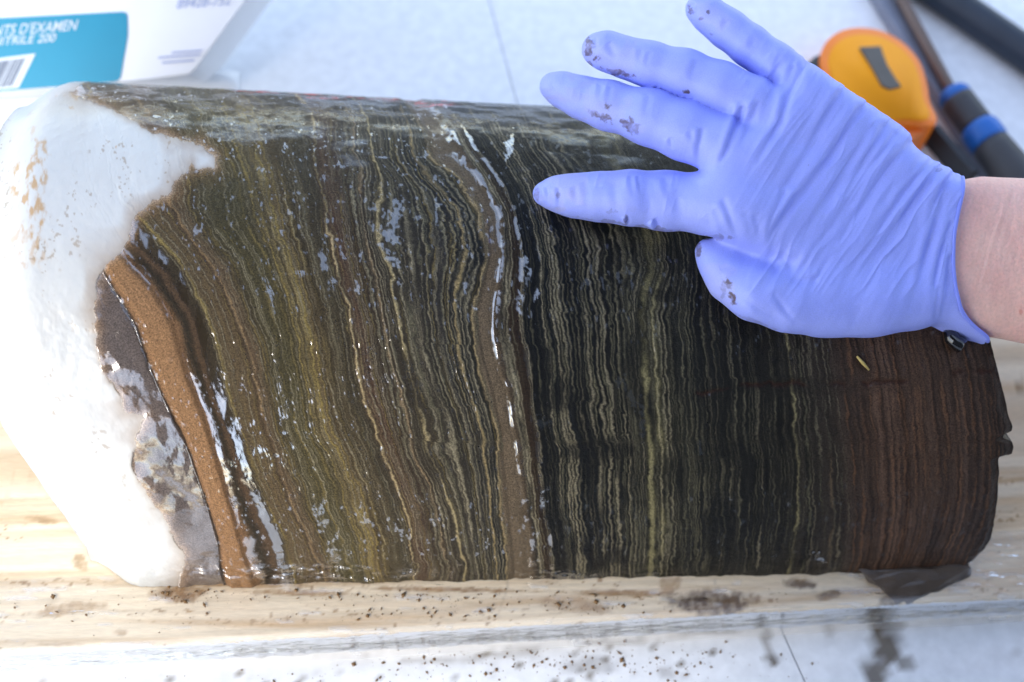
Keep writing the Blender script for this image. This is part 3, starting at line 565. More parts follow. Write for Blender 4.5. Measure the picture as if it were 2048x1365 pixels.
# crumbs of mud on board and table
def crumbs(name, spots, rmin, rmax, seed):
    r_ = np.random.default_rng(seed); vs_, qs_ = [], []
    oct_v = np.array([(1, 0, 0), (-1, 0, 0), (0, 1, 0), (0, -1, 0), (0, 0, 1), (0, 0, -.4)], float)
    oct_f = np.array([(0, 2, 4), (2, 1, 4), (1, 3, 4), (3, 0, 4), (2, 0, 5), (1, 2, 5), (3, 1, 5), (0, 3, 5)])
    for k, p in enumerate(spots):
        a = r_.uniform(0, 6.28); rr = rmin + (rmax - rmin) * r_.random() ** 4; sc = rr * r_.uniform(.5, 1.9, 3) * np.array([1, 1, .45])
        v = oct_v * sc * r_.uniform(.7, 1.2, (6, 1)); c, s = math.cos(a), math.sin(a)
        v = np.stack([v[:, 0] * c - v[:, 1] * s, v[:, 0] * s + v[:, 1] * c, v[:, 2]], -1) + p + np.array([0, 0, rr * .3])
        vs_.append(v); qs_.append(oct_f + 6 * k)
    return mesh_np(name, np.concatenate(vs_), np.zeros((0, 4)), M_MUD, tris=np.concatenate(qs_))
cp = []
rc = np.random.default_rng(5)
for (cx, cy, sx, sy, n) in [(950, 1190, 380, 8, 170), (800, 1215, 140, 16, 120), (1180, 1208, 70, 10, 130), (640, 1245, 200, 20, 60), (900, 1225, 60, 8, 50), (360, 1190, 50, 12, 140), (150, 1215, 90, 14, 50), (1400, 1225, 120, 10, 60), (700, 1195, 260, 4, 120)]:
    q = np.stack([rc.normal(cx, sx, n), rc.normal(cy, sy, n)], -1)
    edge = 1305 + (1193 - 1305) * q[:, 0] / 2048
    q = q[(q[:, 1] < edge - 4) & (q[:, 1] > 1172)]; cp.append(on_z(q[:, 0], q[:, 1], BOARD_T + .0014))
for (cx, cy, sx, sy, n) in [(1150, 1315, 180, 16, 260), (900, 1322, 150, 14, 150), (1300, 1330, 120, 30, 160), (1050, 1345, 260, 18, 160), (500, 1352, 250, 6, 60), (1427, 1305, 10, 5, 10), (1550, 1322, 12, 8, 18)]:
    q = np.stack([rc.normal(cx, sx, n), rc.normal(cy, sy, n)], -1)
    edge = 1352 + (1218 - 1352) * q[:, 0] / 2048
    q = q[q[:, 1] > edge]; cp.append(on_z(q[:, 0], q[:, 1], .0003))
cr = crumbs('mud_crumbs', np.concatenate(cp)[::2], .0002, .0011, 3)
cr['kind'] = 'stuff'; cr['label'] = 'brown mud crumbs scattered over the board and the table in front'; cr['category'] = 'mud'

# straw and small glossy black lump on the core
def on_core_off(px, py, h):
    P, f = on_core(np.array(float(px)), np.array(float(py))); n = np.array([0, -math.cos(f), math.sin(f)]); return P + n * h
st = tube('straw', [on_core_off(1712, 713, .0014), on_core_off(1723, 726, .0019), on_core_off(1736, 740, .0014)], [.0006, .0009, .0005], M_STRAW, n=8)
tag(st, 'short yellow straw lying on the brown right part of the core', 'straw')
cl = tube('black_lump', [on_core_off(1893, 655, .002), on_core_off(1898, 678, .004), on_core_off(1910, 690, .004), on_core_off(1920, 680, .003)], [.003, .0042, .0045, .003], simple('glossy_black', (.008, .008, .009, 1), .12, .3, coat=.8), n=14)
tag(cl, 'small shiny black lump just under the glove cuff', 'mud clod')
# ------------------------------------------------------------------ the gloved hand
P0, _ = on_core(np.array(1250.), np.array(400.)); D0 = float((P0 - cam_pos) @ fwd)
def core_depth(px, py):
    P, _ = on_core(np.array(float(px)), np.array(float(py))); return float((P - cam_pos) @ fwd)
def camxyz(px, py, d):     # camera-space metres: right, up, towards the camera
    return np.array([(px - W_PX / 2) / F_PX * d, -(py - H_PX / 2) / F_PX * d, -d])
d_tip = core_depth(1085, 388)
def plane_d(px, py):       # mid depth of the back of the hand
    return D0 - 0.030 + np.clip((px - 1480) / 420.0, -.3, 2.0) * 0.022 + (py - 400) / 300.0 * 0.004
VX = 0.00105
lo = camxyz(1030, 740, D0 + .05); hi = camxyz(2010, -60, D0 + .05); z0, z1 = -(D0 + .045), -(D0 - .085)
gx = np.arange(lo[0], hi[0], VX, dtype=np.float32); gy = np.arange(lo[1], hi[1], VX, dtype=np.float32); gz = np.arange(z0, z1, VX, dtype=np.float32)
GXX, GYY, GZZ = np.meshgrid(gx, gy, gz, indexing='ij', sparse=True)
FLD = np.full((len(gx), len(gy), len(gz)), 0.05, np.float32)
def smin(a, b, k):
    h = np.clip(0.5 + 0.5 * (b - a) / k, 0, 1); return b * (1 - h) + a * h - k * h * (1 - h)
def sub_box(pts, rad):
    p = np.array(pts); a = p.min(0) - rad; b = p.max(0) + rad
    sl = []
    for g_, l, h in ((gx, a[0], b[0]), (gy, a[1], b[1]), (gz, a[2], b[2])):
        sl.append(slice(max(0, np.searchsorted(g_, l)), min(len(g_), np.searchsorted(g_, h) + 1)))
    return tuple(sl)
FING = []
def chain(pts, k=0.004, kin=0.006, sep=False):
    """pts: (px, py, depth, radius px)"""
    global FLD
    C = [camxyz(p[0], p[1], p[2]) for p in pts]; Rm = [p[3] / F_PX * p[2] for p in pts]
    sl = sub_box(C, max(Rm) + 0.03)
    x = gx[sl[0]][:, None, None]; y = gy[sl[1]][None, :, None]; z = gz[sl[2]][None, None, :]
    acc = None
    for i in range(len(C) - 1):
        a, b = C[i], C[i + 1]; ab = b - a; l = float(ab @ ab)
        t = np.clip(((x - a[0]) * ab[0] + (y - a[1]) * ab[1] + (z - a[2]) * ab[2]) / l, 0, 1)
        d = np.sqrt((x - a[0] - t * ab[0]) ** 2 + (y - a[1] - t * ab[1]) ** 2 + (z - a[2] - t * ab[2]) ** 2) - (Rm[i] * (1 - t) + Rm[i + 1] * t)
        acc = d if acc is None else smin(acc, d, kin)
    if sep: FING.append((sl, acc.astype(np.float32), k)); return
    FLD[sl] = smin(FLD[sl], acc.astype(np.float32), k)
# palm: inflated outline
PALM = [(1600, 132), (1640, 166), (1690, 202), (1740, 240), (1785, 268), (1830, 300), (1872, 326), (1905, 346), (2010, 352), (2010, 700), (1965, 690), (1915, 666), (1862, 647), (1800, 655), (1750, 667), (1680, 670), (1630, 667), (1595, 655), (1590, 600), (1575, 558), (1545, 527), (1500, 504), (1462, 484), (1420, 466), (1402, 420), (1402, 360), (1420, 310), (1480, 258), (1540, 205), (1570, 160)]
XX, YY = np.meshgrid(gx, gy, indexing='ij')
dmid = D0 - .02
for _ in range(3):
    PX2 = W_PX / 2 + XX / dmid * F_PX; PY2 = H_PX / 2 - YY / dmid * F_PX; dmid = plane_d(PX2, PY2)
d2 = seg_dist(PX2, PY2, PALM, True) / F_PX * dmid
wr = 0.017; Tt = np.interp(PX2, [1420, 1560, 1750, 1900, 2010], [.0135, .0150, .0185, .0210, .0210])
dz = (gz[None, None, :] + dmid[:, :, None])
qa = np.maximum(d2 + wr, 0)[:, :, None]; qb = dz * (wr / Tt)[:, :, None]
palm = np.sqrt(qa * qa + qb * qb) - wr
FLD = np.minimum(FLD, palm.astype(np.float32))
# fingers: index, middle, ring, little
dk = lambda x, y: float(plane_d(x, y))
chain([(1086, 388, d_tip - .0045, 21), (1112, 388, d_tip - .0075, 31), (1150, 392, d_tip - .0100, 40), (1200, 394, d_tip - .0130, 46), (1260, 396, d_tip - .0165, 52), (1330, 402, D0 - .021, 56), (1420, 407, D0 - .026, 60), (1500, 418, D0 - .029, 58)], .0045, sep=True)
chain([(1104, 172, D0 + .002, 25), (1125, 180, D0 - .001, 32), (1165, 196, D0 - .007, 39), (1215, 211, D0 - .013, 46), (1300, 235, D0 - .021, 53), (1370, 262, D0 - .026, 56), (1440, 290, D0 - .029, 56), (1510, 330, D0 - .030, 54)], .0045, sep=True)
chain([(1194, 99, D0 - .004, 31), (1215, 103, D0 - .008, 36), (1255, 117, D0 - .013, 37), (1300, 129, D0 - .017, 42), (1370, 148, D0 - .022, 46), (1440, 177, D0 - .026, 50), (1500, 208, D0 - .028, 52), (1570, 260, D0 - .030, 50)], .0045, sep=True)
chain([(1396, 18, D0 - .012, 26), (1420, 32, D0 - .014, 32), (1455, 58, D0 - .017, 36), (1500, 92, D0 - .020, 38), (1550, 130, D0 - .023, 40), (1600, 172, D0 - .025, 42), (1650, 225, D0 - .026, 44)], .0045, sep=True)
# thumb, lower than the palm
dth = core_depth(1420, 530)
chain([(1415, 502, dth - .0070, 24), (1432, 522, dth - .0085, 34), (1462, 556, dth - .0115, 46), (1510, 584, dth - .0150, 55), (1575, 600, D0 - .0235, 61), (1650, 600, D0 - .0180, 64), (1740, 596, D0 - .0160, 68), (1820, 590, D0 - .012, 68)], .008, sep=True)
# knuckle swells and tendons on the back
for (x, y, r) in [(1490, 405, 54), (1525, 318, 52), (1575, 235, 48), (1628, 190, 42)]:
    chain([(x, y, dk(x, y) - .0035, r), (x + 150, y + (420 - y) * .3 + 20, dk(x + 150, y) - .0005, r * .8)], .010)
# tail of the cuff
chain([(1860, 612, dk(1880, 630) + .004, 30), (1896, 636, dk(1896, 636) + .004, 26), (1925, 656, dk(1925, 656) + .004, 20), (1956, 672, dk(1956, 668) + .004, 10)], .004)
PF = FLD.copy()
for sl, acc, k in FING: FLD[sl] = np.minimum(FLD[sl], smin(PF[sl], acc, k))
del PF
# cuff: cut off past the wrist line
CUFF = [(1100, -400), (1944, -400), (1936, 348), (1926, 385), (1914, 430), (1905, 480), (1904, 530), (1909, 580), (1922, 622), (1950, 652), (1990, 676), (1990, 1400), (900, 1400), (900, -400)]
CUFF = [((x - 1024) * .976 + 1024, y) for x, y in CUFF]
dcut = seg_dist(PX2, PY2, CUFF, True) / F_PX * dmid
FLD = np.maximum(FLD, dcut[:, :, None].astype(np.float32))

def surface_nets(F, ox, oy, oz, h):
    ins = F < 0
    nx, ny, nz = F.shape
    c = np.zeros((nx - 1, ny - 1, nz - 1), np.int8)
    for i in (0, 1):
        for j in (0, 1):
            for k in (0, 1): c += ins[i:nx - 1 + i, j:ny - 1 + j, k:nz - 1 + k]
    act = (c > 0) & (c < 8); idx = np.full(act.shape, -1, np.int32); I = np.argwhere(act); idx[act] = np.arange(len(I))
    sm_ = np.zeros((len(I), 3)); cnt = np.zeros(len(I))
    cor = [(i, j, k) for i in (0, 1) for j in (0, 1) for k in (0, 1)]
    fv = {q: F[I[:, 0] + q[0], I[:, 1] + q[1], I[:, 2] + q[2]] for q in cor}
    for a in cor:
        for ax in range(3):
            if a[ax] == 0:
                b = list(a); b[ax] = 1; b = tuple(b); fa, fb = fv[a], fv[b]; m = (fa < 0) != (fb < 0)
                t = np.where(m, fa / np.where(m, fa - fb, 1), 0)
                p = np.array(a, float)[None] + 0 * t[:, None]; p[:, ax] = t
                sm_[m] += p[m]; cnt[m] += 1
    V = (I + sm_ / cnt[:, None]) * h + np.array([ox, oy, oz])
    quads = []
    for ax in range(3):
        o1, o2 = [(1, 2), (2, 0), (0, 1)][ax]
        A0 = ins.take(range(ins.shape[ax] - 1), ax); A1 = ins.take(range(1, ins.shape[ax]), ax)
        e = np.argwhere(A0 != A1); fl = A0[A0 != A1]
        ok = (e[:, o1] > 0) & (e[:, o2] > 0) & (e[:, o1] < idx.shape[o1]) & (e[:, o2] < idx.shape[o2]); e = e[ok]; fl = fl[ok]
        def g_(d1, d2):
            q = e.copy(); q[:, o1] -= d1; q[:, o2] -= d2; return idx[q[:, 0], q[:, 1], q[:, 2]]
        q = np.stack([g_(0, 0), g_(1, 0), g_(1, 1), g_(0, 1)], -1); q[~fl] = q[~fl][:, ::-1]; quads.append(q)
    return V, np.concatenate(quads)
HV, HQ = surface_nets(FLD, gx[0], gy[0], gz[0], VX)
del FLD, palm
# smooth, then refine once and fold
def laplace(V, Q, it, lam=.5):
    e = np.concatenate([Q[:, [0, 1]], Q[:, [1, 2]], Q[:, [2, 3]], Q[:, [3, 0]]]); n = len(V)
    deg = np.bincount(e[:, 0], minlength=n) + np.bincount(e[:, 1], minlength=n)
    for _ in range(it):
        s = np.stack([np.bincount(e[:, 0], V[e[:, 1], k], n) + np.bincount(e[:, 1], V[e[:, 0], k], n) for k in range(3)], -1)
        V = V + lam * (s / deg[:, None] - V)
    return V
HV = laplace(HV, HQ, 3)
def to_world(V): return cam_pos + V[:, :1] * right + V[:, 1:2] * up - V[:, 2:3] * fwd
tmp = mesh_np('tmp_hand', to_world(HV), HQ, M_GLOVE)
md = tmp.modifiers.new('s', 'SUBSURF'); md.levels = 1; md.render_levels = 1
ev = tmp.evaluated_get(bpy.context.evaluated_depsgraph_get()); em = ev.to_mesh()
n = len(em.vertices); V = np.empty(n * 3, np.float32); em.vertices.foreach_get('co', V); V = V.reshape(-1, 3).astype(float)
N = np.empty(n * 3, np.float32); em.vertices.foreach_get('normal', N); N = N.reshape(-1, 3).astype(float)
q = np.empty(len(em.loops), np.int32); em.loops.foreach_get('vertex_index', q); q = q.reshape(-1, 4)
ev.to_mesh_clear(); bpy.data.objects.remove(tmp)
px, py, _ = project(V); facing = np.clip(-(N @ fwd), 0, 1)
# folds: (points, depth mm, width px)
FOLDS = [([(1150, 372), (1153, 410)], .3, 5), ([(1262, 350), (1268, 395)], .35, 5), ([(1276, 350), (1281, 390)], .35, 4), ([(1205, 170), (1196, 205)], .35, 5), ([(1222, 172), (1214, 208)], .3, 5), ([(1300, 190), (1288, 235)], .35, 6), ([(1285, 98), (1276, 130)], .35, 5), ([(1300, 102), (1290, 135)], .3, 5), ([(1395, 118), (1380, 160)], .35, 6), ([(1455, 40), (1440, 65)], .35, 5), ([(1510, 75), (1495, 105)], .35, 6), ([(1440, 540), (1462, 530)], .3, 5), ([(1330, 352), (1338, 400)], .3, 6), ([(1520, 200), (1500, 250), (1480, 300)], .5, 6), ([(1620, 300), (1580, 360), (1555, 400)], .4, 7), ([(1850, 312), (1822, 345), (1790, 385)], .5, 5),([(1612, 128), (1592, 160), (1574, 197), (1564, 243), (1532, 292), (1508, 338)], 1.1, 6), ([(1490, 207), (1472, 253), (1455, 302), (1434, 338)], 1.2, 5.5), ([(1406, 253), (1399, 295), (1395, 338)], .7, 5.5), ([(1379, 260), (1392, 299)], .25, 5),
         ([(1678, 190), (1655, 229), (1634, 264), (1610, 305)], .9, 6), ([(1718, 222), (1690, 267), (1659, 316), (1617, 373), (1567, 436), (1538, 488)], 1.1, 7), ([(1736, 262), (1690, 352), (1638, 422), (1600, 470)], .6, 7),
         ([(1430, 415), (1444, 450), (1462, 486)], .35, 6), ([(1444, 394), (1462, 440), (1478, 486)], .5, 6), ([(1414, 425), (1425, 455), (1432, 470)], .25, 6), ([(1601, 380), (1573, 426), (1545, 468), (1534, 500)], .8, 6), ([(1573, 380), (1545, 433), (1530, 480)], .6, 5), ([(1490, 420), (1500, 455), (1512, 490)], .25, 6), ([(1508, 425), (1518, 460), (1524, 494)], .3, 6),
         ([(1700, 398), (1664, 450), (1629, 503)], .4, 7), ([(1787, 415), (1752, 471), (1717, 528)], .55, 7), ([(1868, 345), (1847, 380), (1816, 426), (1770, 485), (1735, 528)], .9, 7), ([(1896, 380), (1875, 433), (1854, 503), (1833, 577), (1815, 620)], 1.0, 6), ([(1907, 433), (1886, 496), (1872, 556), (1861, 633)], .9, 5), ([(1900, 503), (1893, 573), (1884, 644)], .9, 5), ([(1878, 570), (1873, 610), (1870, 645)], .6, 4),
         ([(1768, 255), (1751, 292), (1723, 334), (1690, 380)], .9, 6), ([(1818, 288), (1778, 334), (1745, 380), (1700, 450)], .9, 6.5), ([(1866, 320), (1834, 356), (1800, 400), (1775, 440)], .9, 6), ([(1908, 347), (1890, 373), (1868, 410), (1850, 460)], 1.2, 5.5), ([(1790, 270), (1760, 312), (1735, 345)], .5, 5),
         ([(1093, 373), (1097, 410)], .5, 3), ([(1116, 372), (1119, 421)], .5, 3.5), ([(1170, 360), (1178, 430)], .25, 6), ([(1228, 360), (1236, 440)], .3, 7), ([(1290, 352), (1300, 450)], .3, 8), ([(1255, 432), (1258, 452)], .8, 3), ([(1308, 438), (1320, 460)], 1.3, 4), ([(1350, 360), (1360, 450)], .3, 9),
         ([(1190, 75), (1192, 110)], .4, 4), ([(1215, 85), (1235, 120)], .5, 6), ([(1375, 12), (1392, 8)], .7, 4), ([(1560, 110), (1548, 160), (1545, 185)], .4, 7), ([(1590, 130), (1575, 165), (1558, 195)], .8, 5), ([(1545, 585), (1570, 620), (1600, 655)], .4, 5), ([(1480, 590), (1520, 620), (1570, 645)], .35, 6), ([(1340, 275), (1345, 300)], .5, 4), ([(1100, 165), (1120, 195)], .25, 5), ([(1640, 560), (1600, 563), (1575, 555)], .5, 6), ([(1560, 505), (1580, 530), (1590, 555)], .3, 6)]
disp = np.zeros(n)
for f_, dmm, w in FOLDS:
    bx = np.array(f_); m = (px > bx[:, 0].min() - 40) & (px < bx[:, 0].max() + 40) & (py > bx[:, 1].min() - 40) & (py < bx[:, 1].max() + 40)
    # signed side of the fold for a ridge next to the valley
    d = seg_dist(px[m], py[m], f_); c = bx[-1] - bx[0]; side = np.sign(c[0] * (py[m] - bx[0, 1]) - c[1] * (px[m] - bx[0, 0]))
    sd = d * side
    tpos = np.clip(((px[m] - bx[0, 0]) * c[0] + (py[m] - bx[0, 1]) * c[1]) / (c @ c), 0, 1); taper = np.sin(math.pi * np.clip(tpos * .78 + .22, 0, 1)) * sstep(0, .10, tpos + (.1 if bx[0, 1] < 360 and bx[0, 0] > 1590 else 0)); w = w * 1.25
    disp[m] += dmm * taper * .00135 * (-np.exp(-(sd / w) ** 2) + .85 * np.exp(-((sd - 1.9 * w) / (1.3 * w)) ** 2))
rip = fbm((px * .8 + py * .45) / 26, (py * .8 - px * .45) / 120, 200, 3) - .5
disp += .0011 * rip * sstep(1420, 1520, px) * facing + .0005 * (fbm(px / 45, py / 45, 204, 3) - .5)
cc_ = px * .83 + py * .55; al_ = -px * .55 + py * .83
rg = 1 - np.abs(2 * fbm(cc_ / 24 + .6 * vnoise(al_ / 60, cc_ / 60, 231), al_ / 170, 232, 2) - 1); rg2 = 1 - np.abs(2 * vnoise(cc_ / 11, al_ / 80, 234) - 1)
wz = sstep(1440, 1540, px) * facing * (0.35 + .65 * sstep(.35, .65, vnoise(px / 90, py / 90, 236))) * sstep(610, 560, py)
disp += wz * (.0010 * (rg ** 3 - .35) + .00035 * (rg2 ** 3 - .3))
tz_ = sstep(1430, 1380, px) * facing; rg3 = 1 - np.abs(2 * vnoise(px / 15 + py / 60, py / 70, 238) - 1)
disp += tz_ * .00028 * (rg3 ** 4 - .2) * sstep(.4, .7, vnoise(px / 50, py / 40, 239))
V = V + N * (disp * (0.25 + .75 * sstep(.05, .4, facing)))[:, None]
gc = np.tile(lin((154, 166, 243)), (n, 1)) * (0.96 + .08 * fbm(px / 60, py / 60, 207, 3))[:, None]
smear = blobs(px, py, [(1176, 98, 12, 22, 0, .85), (1190, 118, 10, 14, 30, .9), (1182, 128, 10, 8, 0, .9), (1240, 147, 34, 6, 14, .85), (1375, 184, 8, 5, 0, 1), (1216, 214, 7, 9, 0, 1), (1212, 236, 26, 8, 18, .8), (1250, 250, 16, 10, 20, .85), (1262, 245, 6, 14, 20, .8), (1195, 228, 20, 6, 16, .5), (1270, 258, 10, 14, 0, .5), (1382, 20, 8, 14, 0, .7), (1416, 25, 6, 4, 0, .8), (1402, 38, 5, 4, 0, .6), (1424, 70, 6, 6, 0, .4), (1252, 436, 4, 9, 0, .8), (1220, 424, 12, 6, 0, .35), (1116, 388, 4, 10, 0, .45), (1072, 388, 6, 12, 0, .5), (1398, 496, 8, 14, 0, .8), (1408, 478, 16, 7, -10, .7), (1440, 474, 26, 6, 8, .5), (1456, 566, 7, 16, -20, .95), (1464, 592, 7, 16, -25, 1), (1448, 580, 6, 20, 0, .35), (1616, 331, 3, 4, 30, .9), (1878, 340, 5, 4, 0, .5), (1500, 640, 60, 4, 20, .25), (1310, 458, 60, 5, 8, .5), (1230, 446, 60, 4, 8, .4)], 210, .75, .12)
haze_m = blobs(px, py, [(1140, 385, 60, 40, 0, .25), (1215, 215, 80, 30, 20, .2), (1430, 560, 40, 60, 0, .25), (1420, 30, 40, 30, 30, .18), (1220, 110, 60, 30, 10, .18)], 214, .6, .05)
mudc = lin((78, 54, 30))
gc = gc * (1 - haze_m[:, None]) + lin((178, 172, 196)) * haze_m[:, None]
smear = smear * (.6 + .4 * sstep(.35, .6, fbm(px / 7, py / 5, 216, 3)))
gc = gc * (1 - .9 * smear[:, None]) + mudc * (.9 * smear[:, None])
film_m = (sstep(1420, 1080, px) * sstep(480, 380, py) * sstep(.5, .75, fbm(px / 30, py / 14, 218, 4)) * .22)[:, None]
gc = gc * (1 - film_m) + lin((150, 140, 150)) * film_m
person = tag(empty('person', to_world(np.array([camxyz(2150, 540, D0)]))[0]), 'bare forearm and hand in a blue nitrile glove touching the dark core', 'person')
glove = put(mesh_np('glove', V, q, M_GLOVE, None, True, {'Col': np.clip(gc, 0, 1)}), person)
glove['label'] = 'periwinkle blue nitrile glove with muddy fingertips'
# rolled bead along the cuff
fr_ = (facing > .12) & (px > 1860); pts_ = []
for y_ in np.arange(352, 690, 6):
    mm = fr_ & (np.abs(py - y_) < 5)
    if mm.sum() > 3: k_i = np.where(mm)[0][np.argmax(px[mm])]; pts_.append(V[k_i])
pts_ = np.array(pts_)
for _ in range(6): pts_[1:-1] = (pts_[:-2] + 2 * pts_[1:-1] + pts_[2:]) / 4
bead = put(tube('cuff_bead', pts_ - fwd * .0004, np.full(len(pts_), .0011), simple('glove_bead', tuple(lin((132, 146, 238))) + (1,), .42, .03), n=12), person)
# forearm: flattened tube along the wrist, running out of the frame
sec = [(1860, 508, 128, .0165), (1900, 510, 140, .0175), (1930, 511, 152, .0190), (1960, 513, 159, .0205), (2000, 517, 161, .0222), (2050, 523, 165, .026), (2150, 536, 180, .031), (2300, 560, 200, .036), (2600, 610, 235, .044), (3000, 680, 260, .048)]
NA = 220; ts = np.linspace(0, len(sec) - 1, 300); sa = np.array(sec, float)
sx = np.stack([np.interp(ts, range(len(sec)), sa[:, k]) for k in range(4)], -1)
ang = np.linspace(0, 2 * math.pi, NA, endpoint=False)
AV = []
for (cx, cy, rr_, tz) in sx:
    dd = float(plane_d(min(cx, 2150), cy)); c = camxyz(cx, cy, dd); ry = rr_ / F_PX * dd
    AV.append(np.stack([np.full(NA, c[0]), c[1] + ry * np.sign(np.cos(ang)) * np.abs(np.cos(ang)) ** .9, c[2] + tz * np.sign(np.sin(ang)) * np.abs(np.sin(ang)) ** .85], -1))
AV = to_world(np.array(AV).reshape(-1, 3)); ii = np.arange(300 * NA).reshape(300, NA)
aq = np.stack([ii[:-1], ii[1:], np.roll(ii[1:], -1, 1), np.roll(ii[:-1], -1, 1)], -1).reshape(-1, 4)
px, py, _ = project(AV)
wrk = fbm((px + (py - 350) * .28) / 9, py / 160, 220, 3) - .5
wsel = sstep(620, 420, py) * sstep(2080, 1960, px)
AV = AV + (wrk * .0012 * (0.25 + .75 * wsel))[:, None] * (-fwd)[None]
ac = np.tile(lin((240, 198, 182)), (len(AV), 1)); red_ = fbm(px / 40, py / 70, 223, 4)[:, None]
ac = ac * (1 - .42 * red_) + lin((214, 138, 128)) * (.42 * red_); ac *= (0.94 + .12 * fbm(px / 7, py / 30, 226, 3))[:, None]
dot = blobs(px, py, [(2042, 623, 6, 8, 0, .5)], 229, .3, .1)[:, None]; ac = ac * (1 - dot) + lin((205, 110, 90)) * dot
put(mesh_np('forearm', AV, aq, M_SKIN, None, True, {'Col': ac}), person)

# ------------------------------------------------------------------ box of gloves behind the core
bx0 = on_z(np.array(180.), np.array(160.), 0.045)
nb = -fwd * .75 + np.array([0, 0, .25]) + np.array([.0, -.25, 0]); nb /= np.linalg.norm(nb)
def onb(x, y, off=0.0): return on_plane(np.array(float(x)), np.array(float(y)), bx0, nb) + nb * off
box = tag(empty('glove_box', bx0), 'white cardboard glove box with a teal label panel behind the icy core end', 'box')
put(prism('carton', [onb(*p) for p in [(-420, 215), (-100, 190), (0, 184), (150, 170), (300, 158), (378, 150), (392, 138), (505, -20), (620, -190), (300, -180), (-420, -150)]], -nb * .07, M_CARD, None, .0015), box)
def rpoly(c, r=12):      # corner-rounded polygon in photograph space
    c = np.array(c, float); out = []
    for i in range(len(c)):
        a, b, d = c[i - 1], c[i], c[(i + 1) % len(c)]
        u = (a - b) / np.linalg.norm(a - b); w = (d - b) / np.linalg.norm(d - b)
        for t in np.linspace(0, 1, 7):
            p0, p2 = b + u * r, b + w * r; out.append(tuple((1 - t) ** 2 * p0 + 2 * t * (1 - t) * b + t * t * p2))
    return out
lab = prism('teal_panel', [onb(x, y, .0006) for x, y in rpoly([(-420, 58), (-100, 42), (255, 24), (256, 70), (240, 163), (0, 183), (-420, 214)], 12)], -nb * .0005, M_TEAL, None); put(lab, box)
def text(body, x0, y0, x1, y1, cap, lean, mat, name, parent, off=.0010):
    """flat lettering: baseline from (x0,y0) to (x1,y1), cap height and lean in photograph pixels"""
    cu = bpy.data.curves.new(name, 'FONT'); cu.body = body; cu.size = 1.0; cu.offset = .004
    o = bpy.data.objects.new(name, cu); COL.objects.link(o)
    em_ = o.evaluated_get(bpy.context.evaluated_depsgraph_get()).to_mesh(); nv = len(em_.vertices)
    co = np.empty(nv * 3, np.float32); em_.vertices.foreach_get('co', co); co = co.reshape(-1, 3)
    fc = [list(p.vertices) for p in em_.polygons]; o.evaluated_get(bpy.context.evaluated_depsgraph_get()).to_mesh_clear(); bpy.data.objects.remove(o)
    w = co[:, 0].max(); h = 0.7; b0 = np.array([x0, y0], float); bx_ = np.array([x1 - x0, y1 - y0]) / w; by_ = np.array([lean, -cap]) / h
    pp = b0 + co[:, :1] * bx_ + co[:, 1:2] * by_
    vv = np.array([onb(p[0], p[1], off) for p in pp])
    me = bpy.data.meshes.new(name); me.from_pydata([tuple(v) for v in vv], [], fc); me.materials.append(mat)
    o = bpy.data.objects.new(name, me); COL.objects.link(o); return put(o, parent)
text("GANTS D'EXAMEN", -48, 75, 152, 61, 21, 6, M_PRINT, 'lettering', box)
text("EN NITRILE 200", -56, 95, 110, 84, 17, 5, M_PRINT, 'lettering', box)
text("89428-752", 352, 18, 460, 10, 18, 5, M_PALE, 'lettering', box)
bl = prism('barcode_label', [onb(x, y, .0010) for x, y in [(-70, 126), (72, 108), (38, 176), (-110, 192)]], -nb * .0004, M_PRINT, None); put(bl, box)
rb_ = np.random.default_rng(11); t_ = 0.02
while t_ < .93:
    w_ = rb_.choice([.012, .02, .032]); a_ = np.array([-62, 132]) * (1 - t_) + np.array([64, 115]) * t_; b_ = np.array([-62, 132]) * (1 - t_ - w_) + np.array([64, 115]) * (t_ + w_)
    dn = np.array([-27, 56])
    o = prism('bar', [onb(p[0], p[1], .0014) for p in (a_, b_, b_ + dn, a_ + dn)], -nb * .0002, M_GREY, None); o.parent = box; put(o, box)
    t_ += w_ + rb_.choice([.012, .018, .028])
for (x0, y0, x1, y1) in [(345, 104, 405, 100), (318, 114, 402, 108), (326, 124, 390, 119)]:
    put(prism('small_print', [onb(*p, .0008) for p in [(x0, y0), (x1, y1), (x1 - 2, y1 + 4), (x0 - 2, y0 + 4)]], -nb * .0002, M_PALE, None), box)
# fold of white sheet in front of the box
fx = []
for i, t in enumerate(np.linspace(0, 1, 120)):
    for s_ in np.linspace(0, 1, 24):
        p = on_z(np.array(60 + 420 * t), np.array(196 - 8 * t - 44 * s_), 0.0); hgt = .016 * math.sin(math.pi * s_) * math.sin(math.pi * t) ** .6 * (0.8 + .4 * float(vnoise(np.array([t * 9]), np.array([s_ * 3]), 230)[0])) + .0008
        fx.append(p + np.array([0, 0, hgt]))
tag(mesh_np('sheet_fold', np.array(fx), grid_quads(120, 24), M_TISSUE), 'low white fold of plastic sheet between the glove box and the icy end', 'plastic sheet')

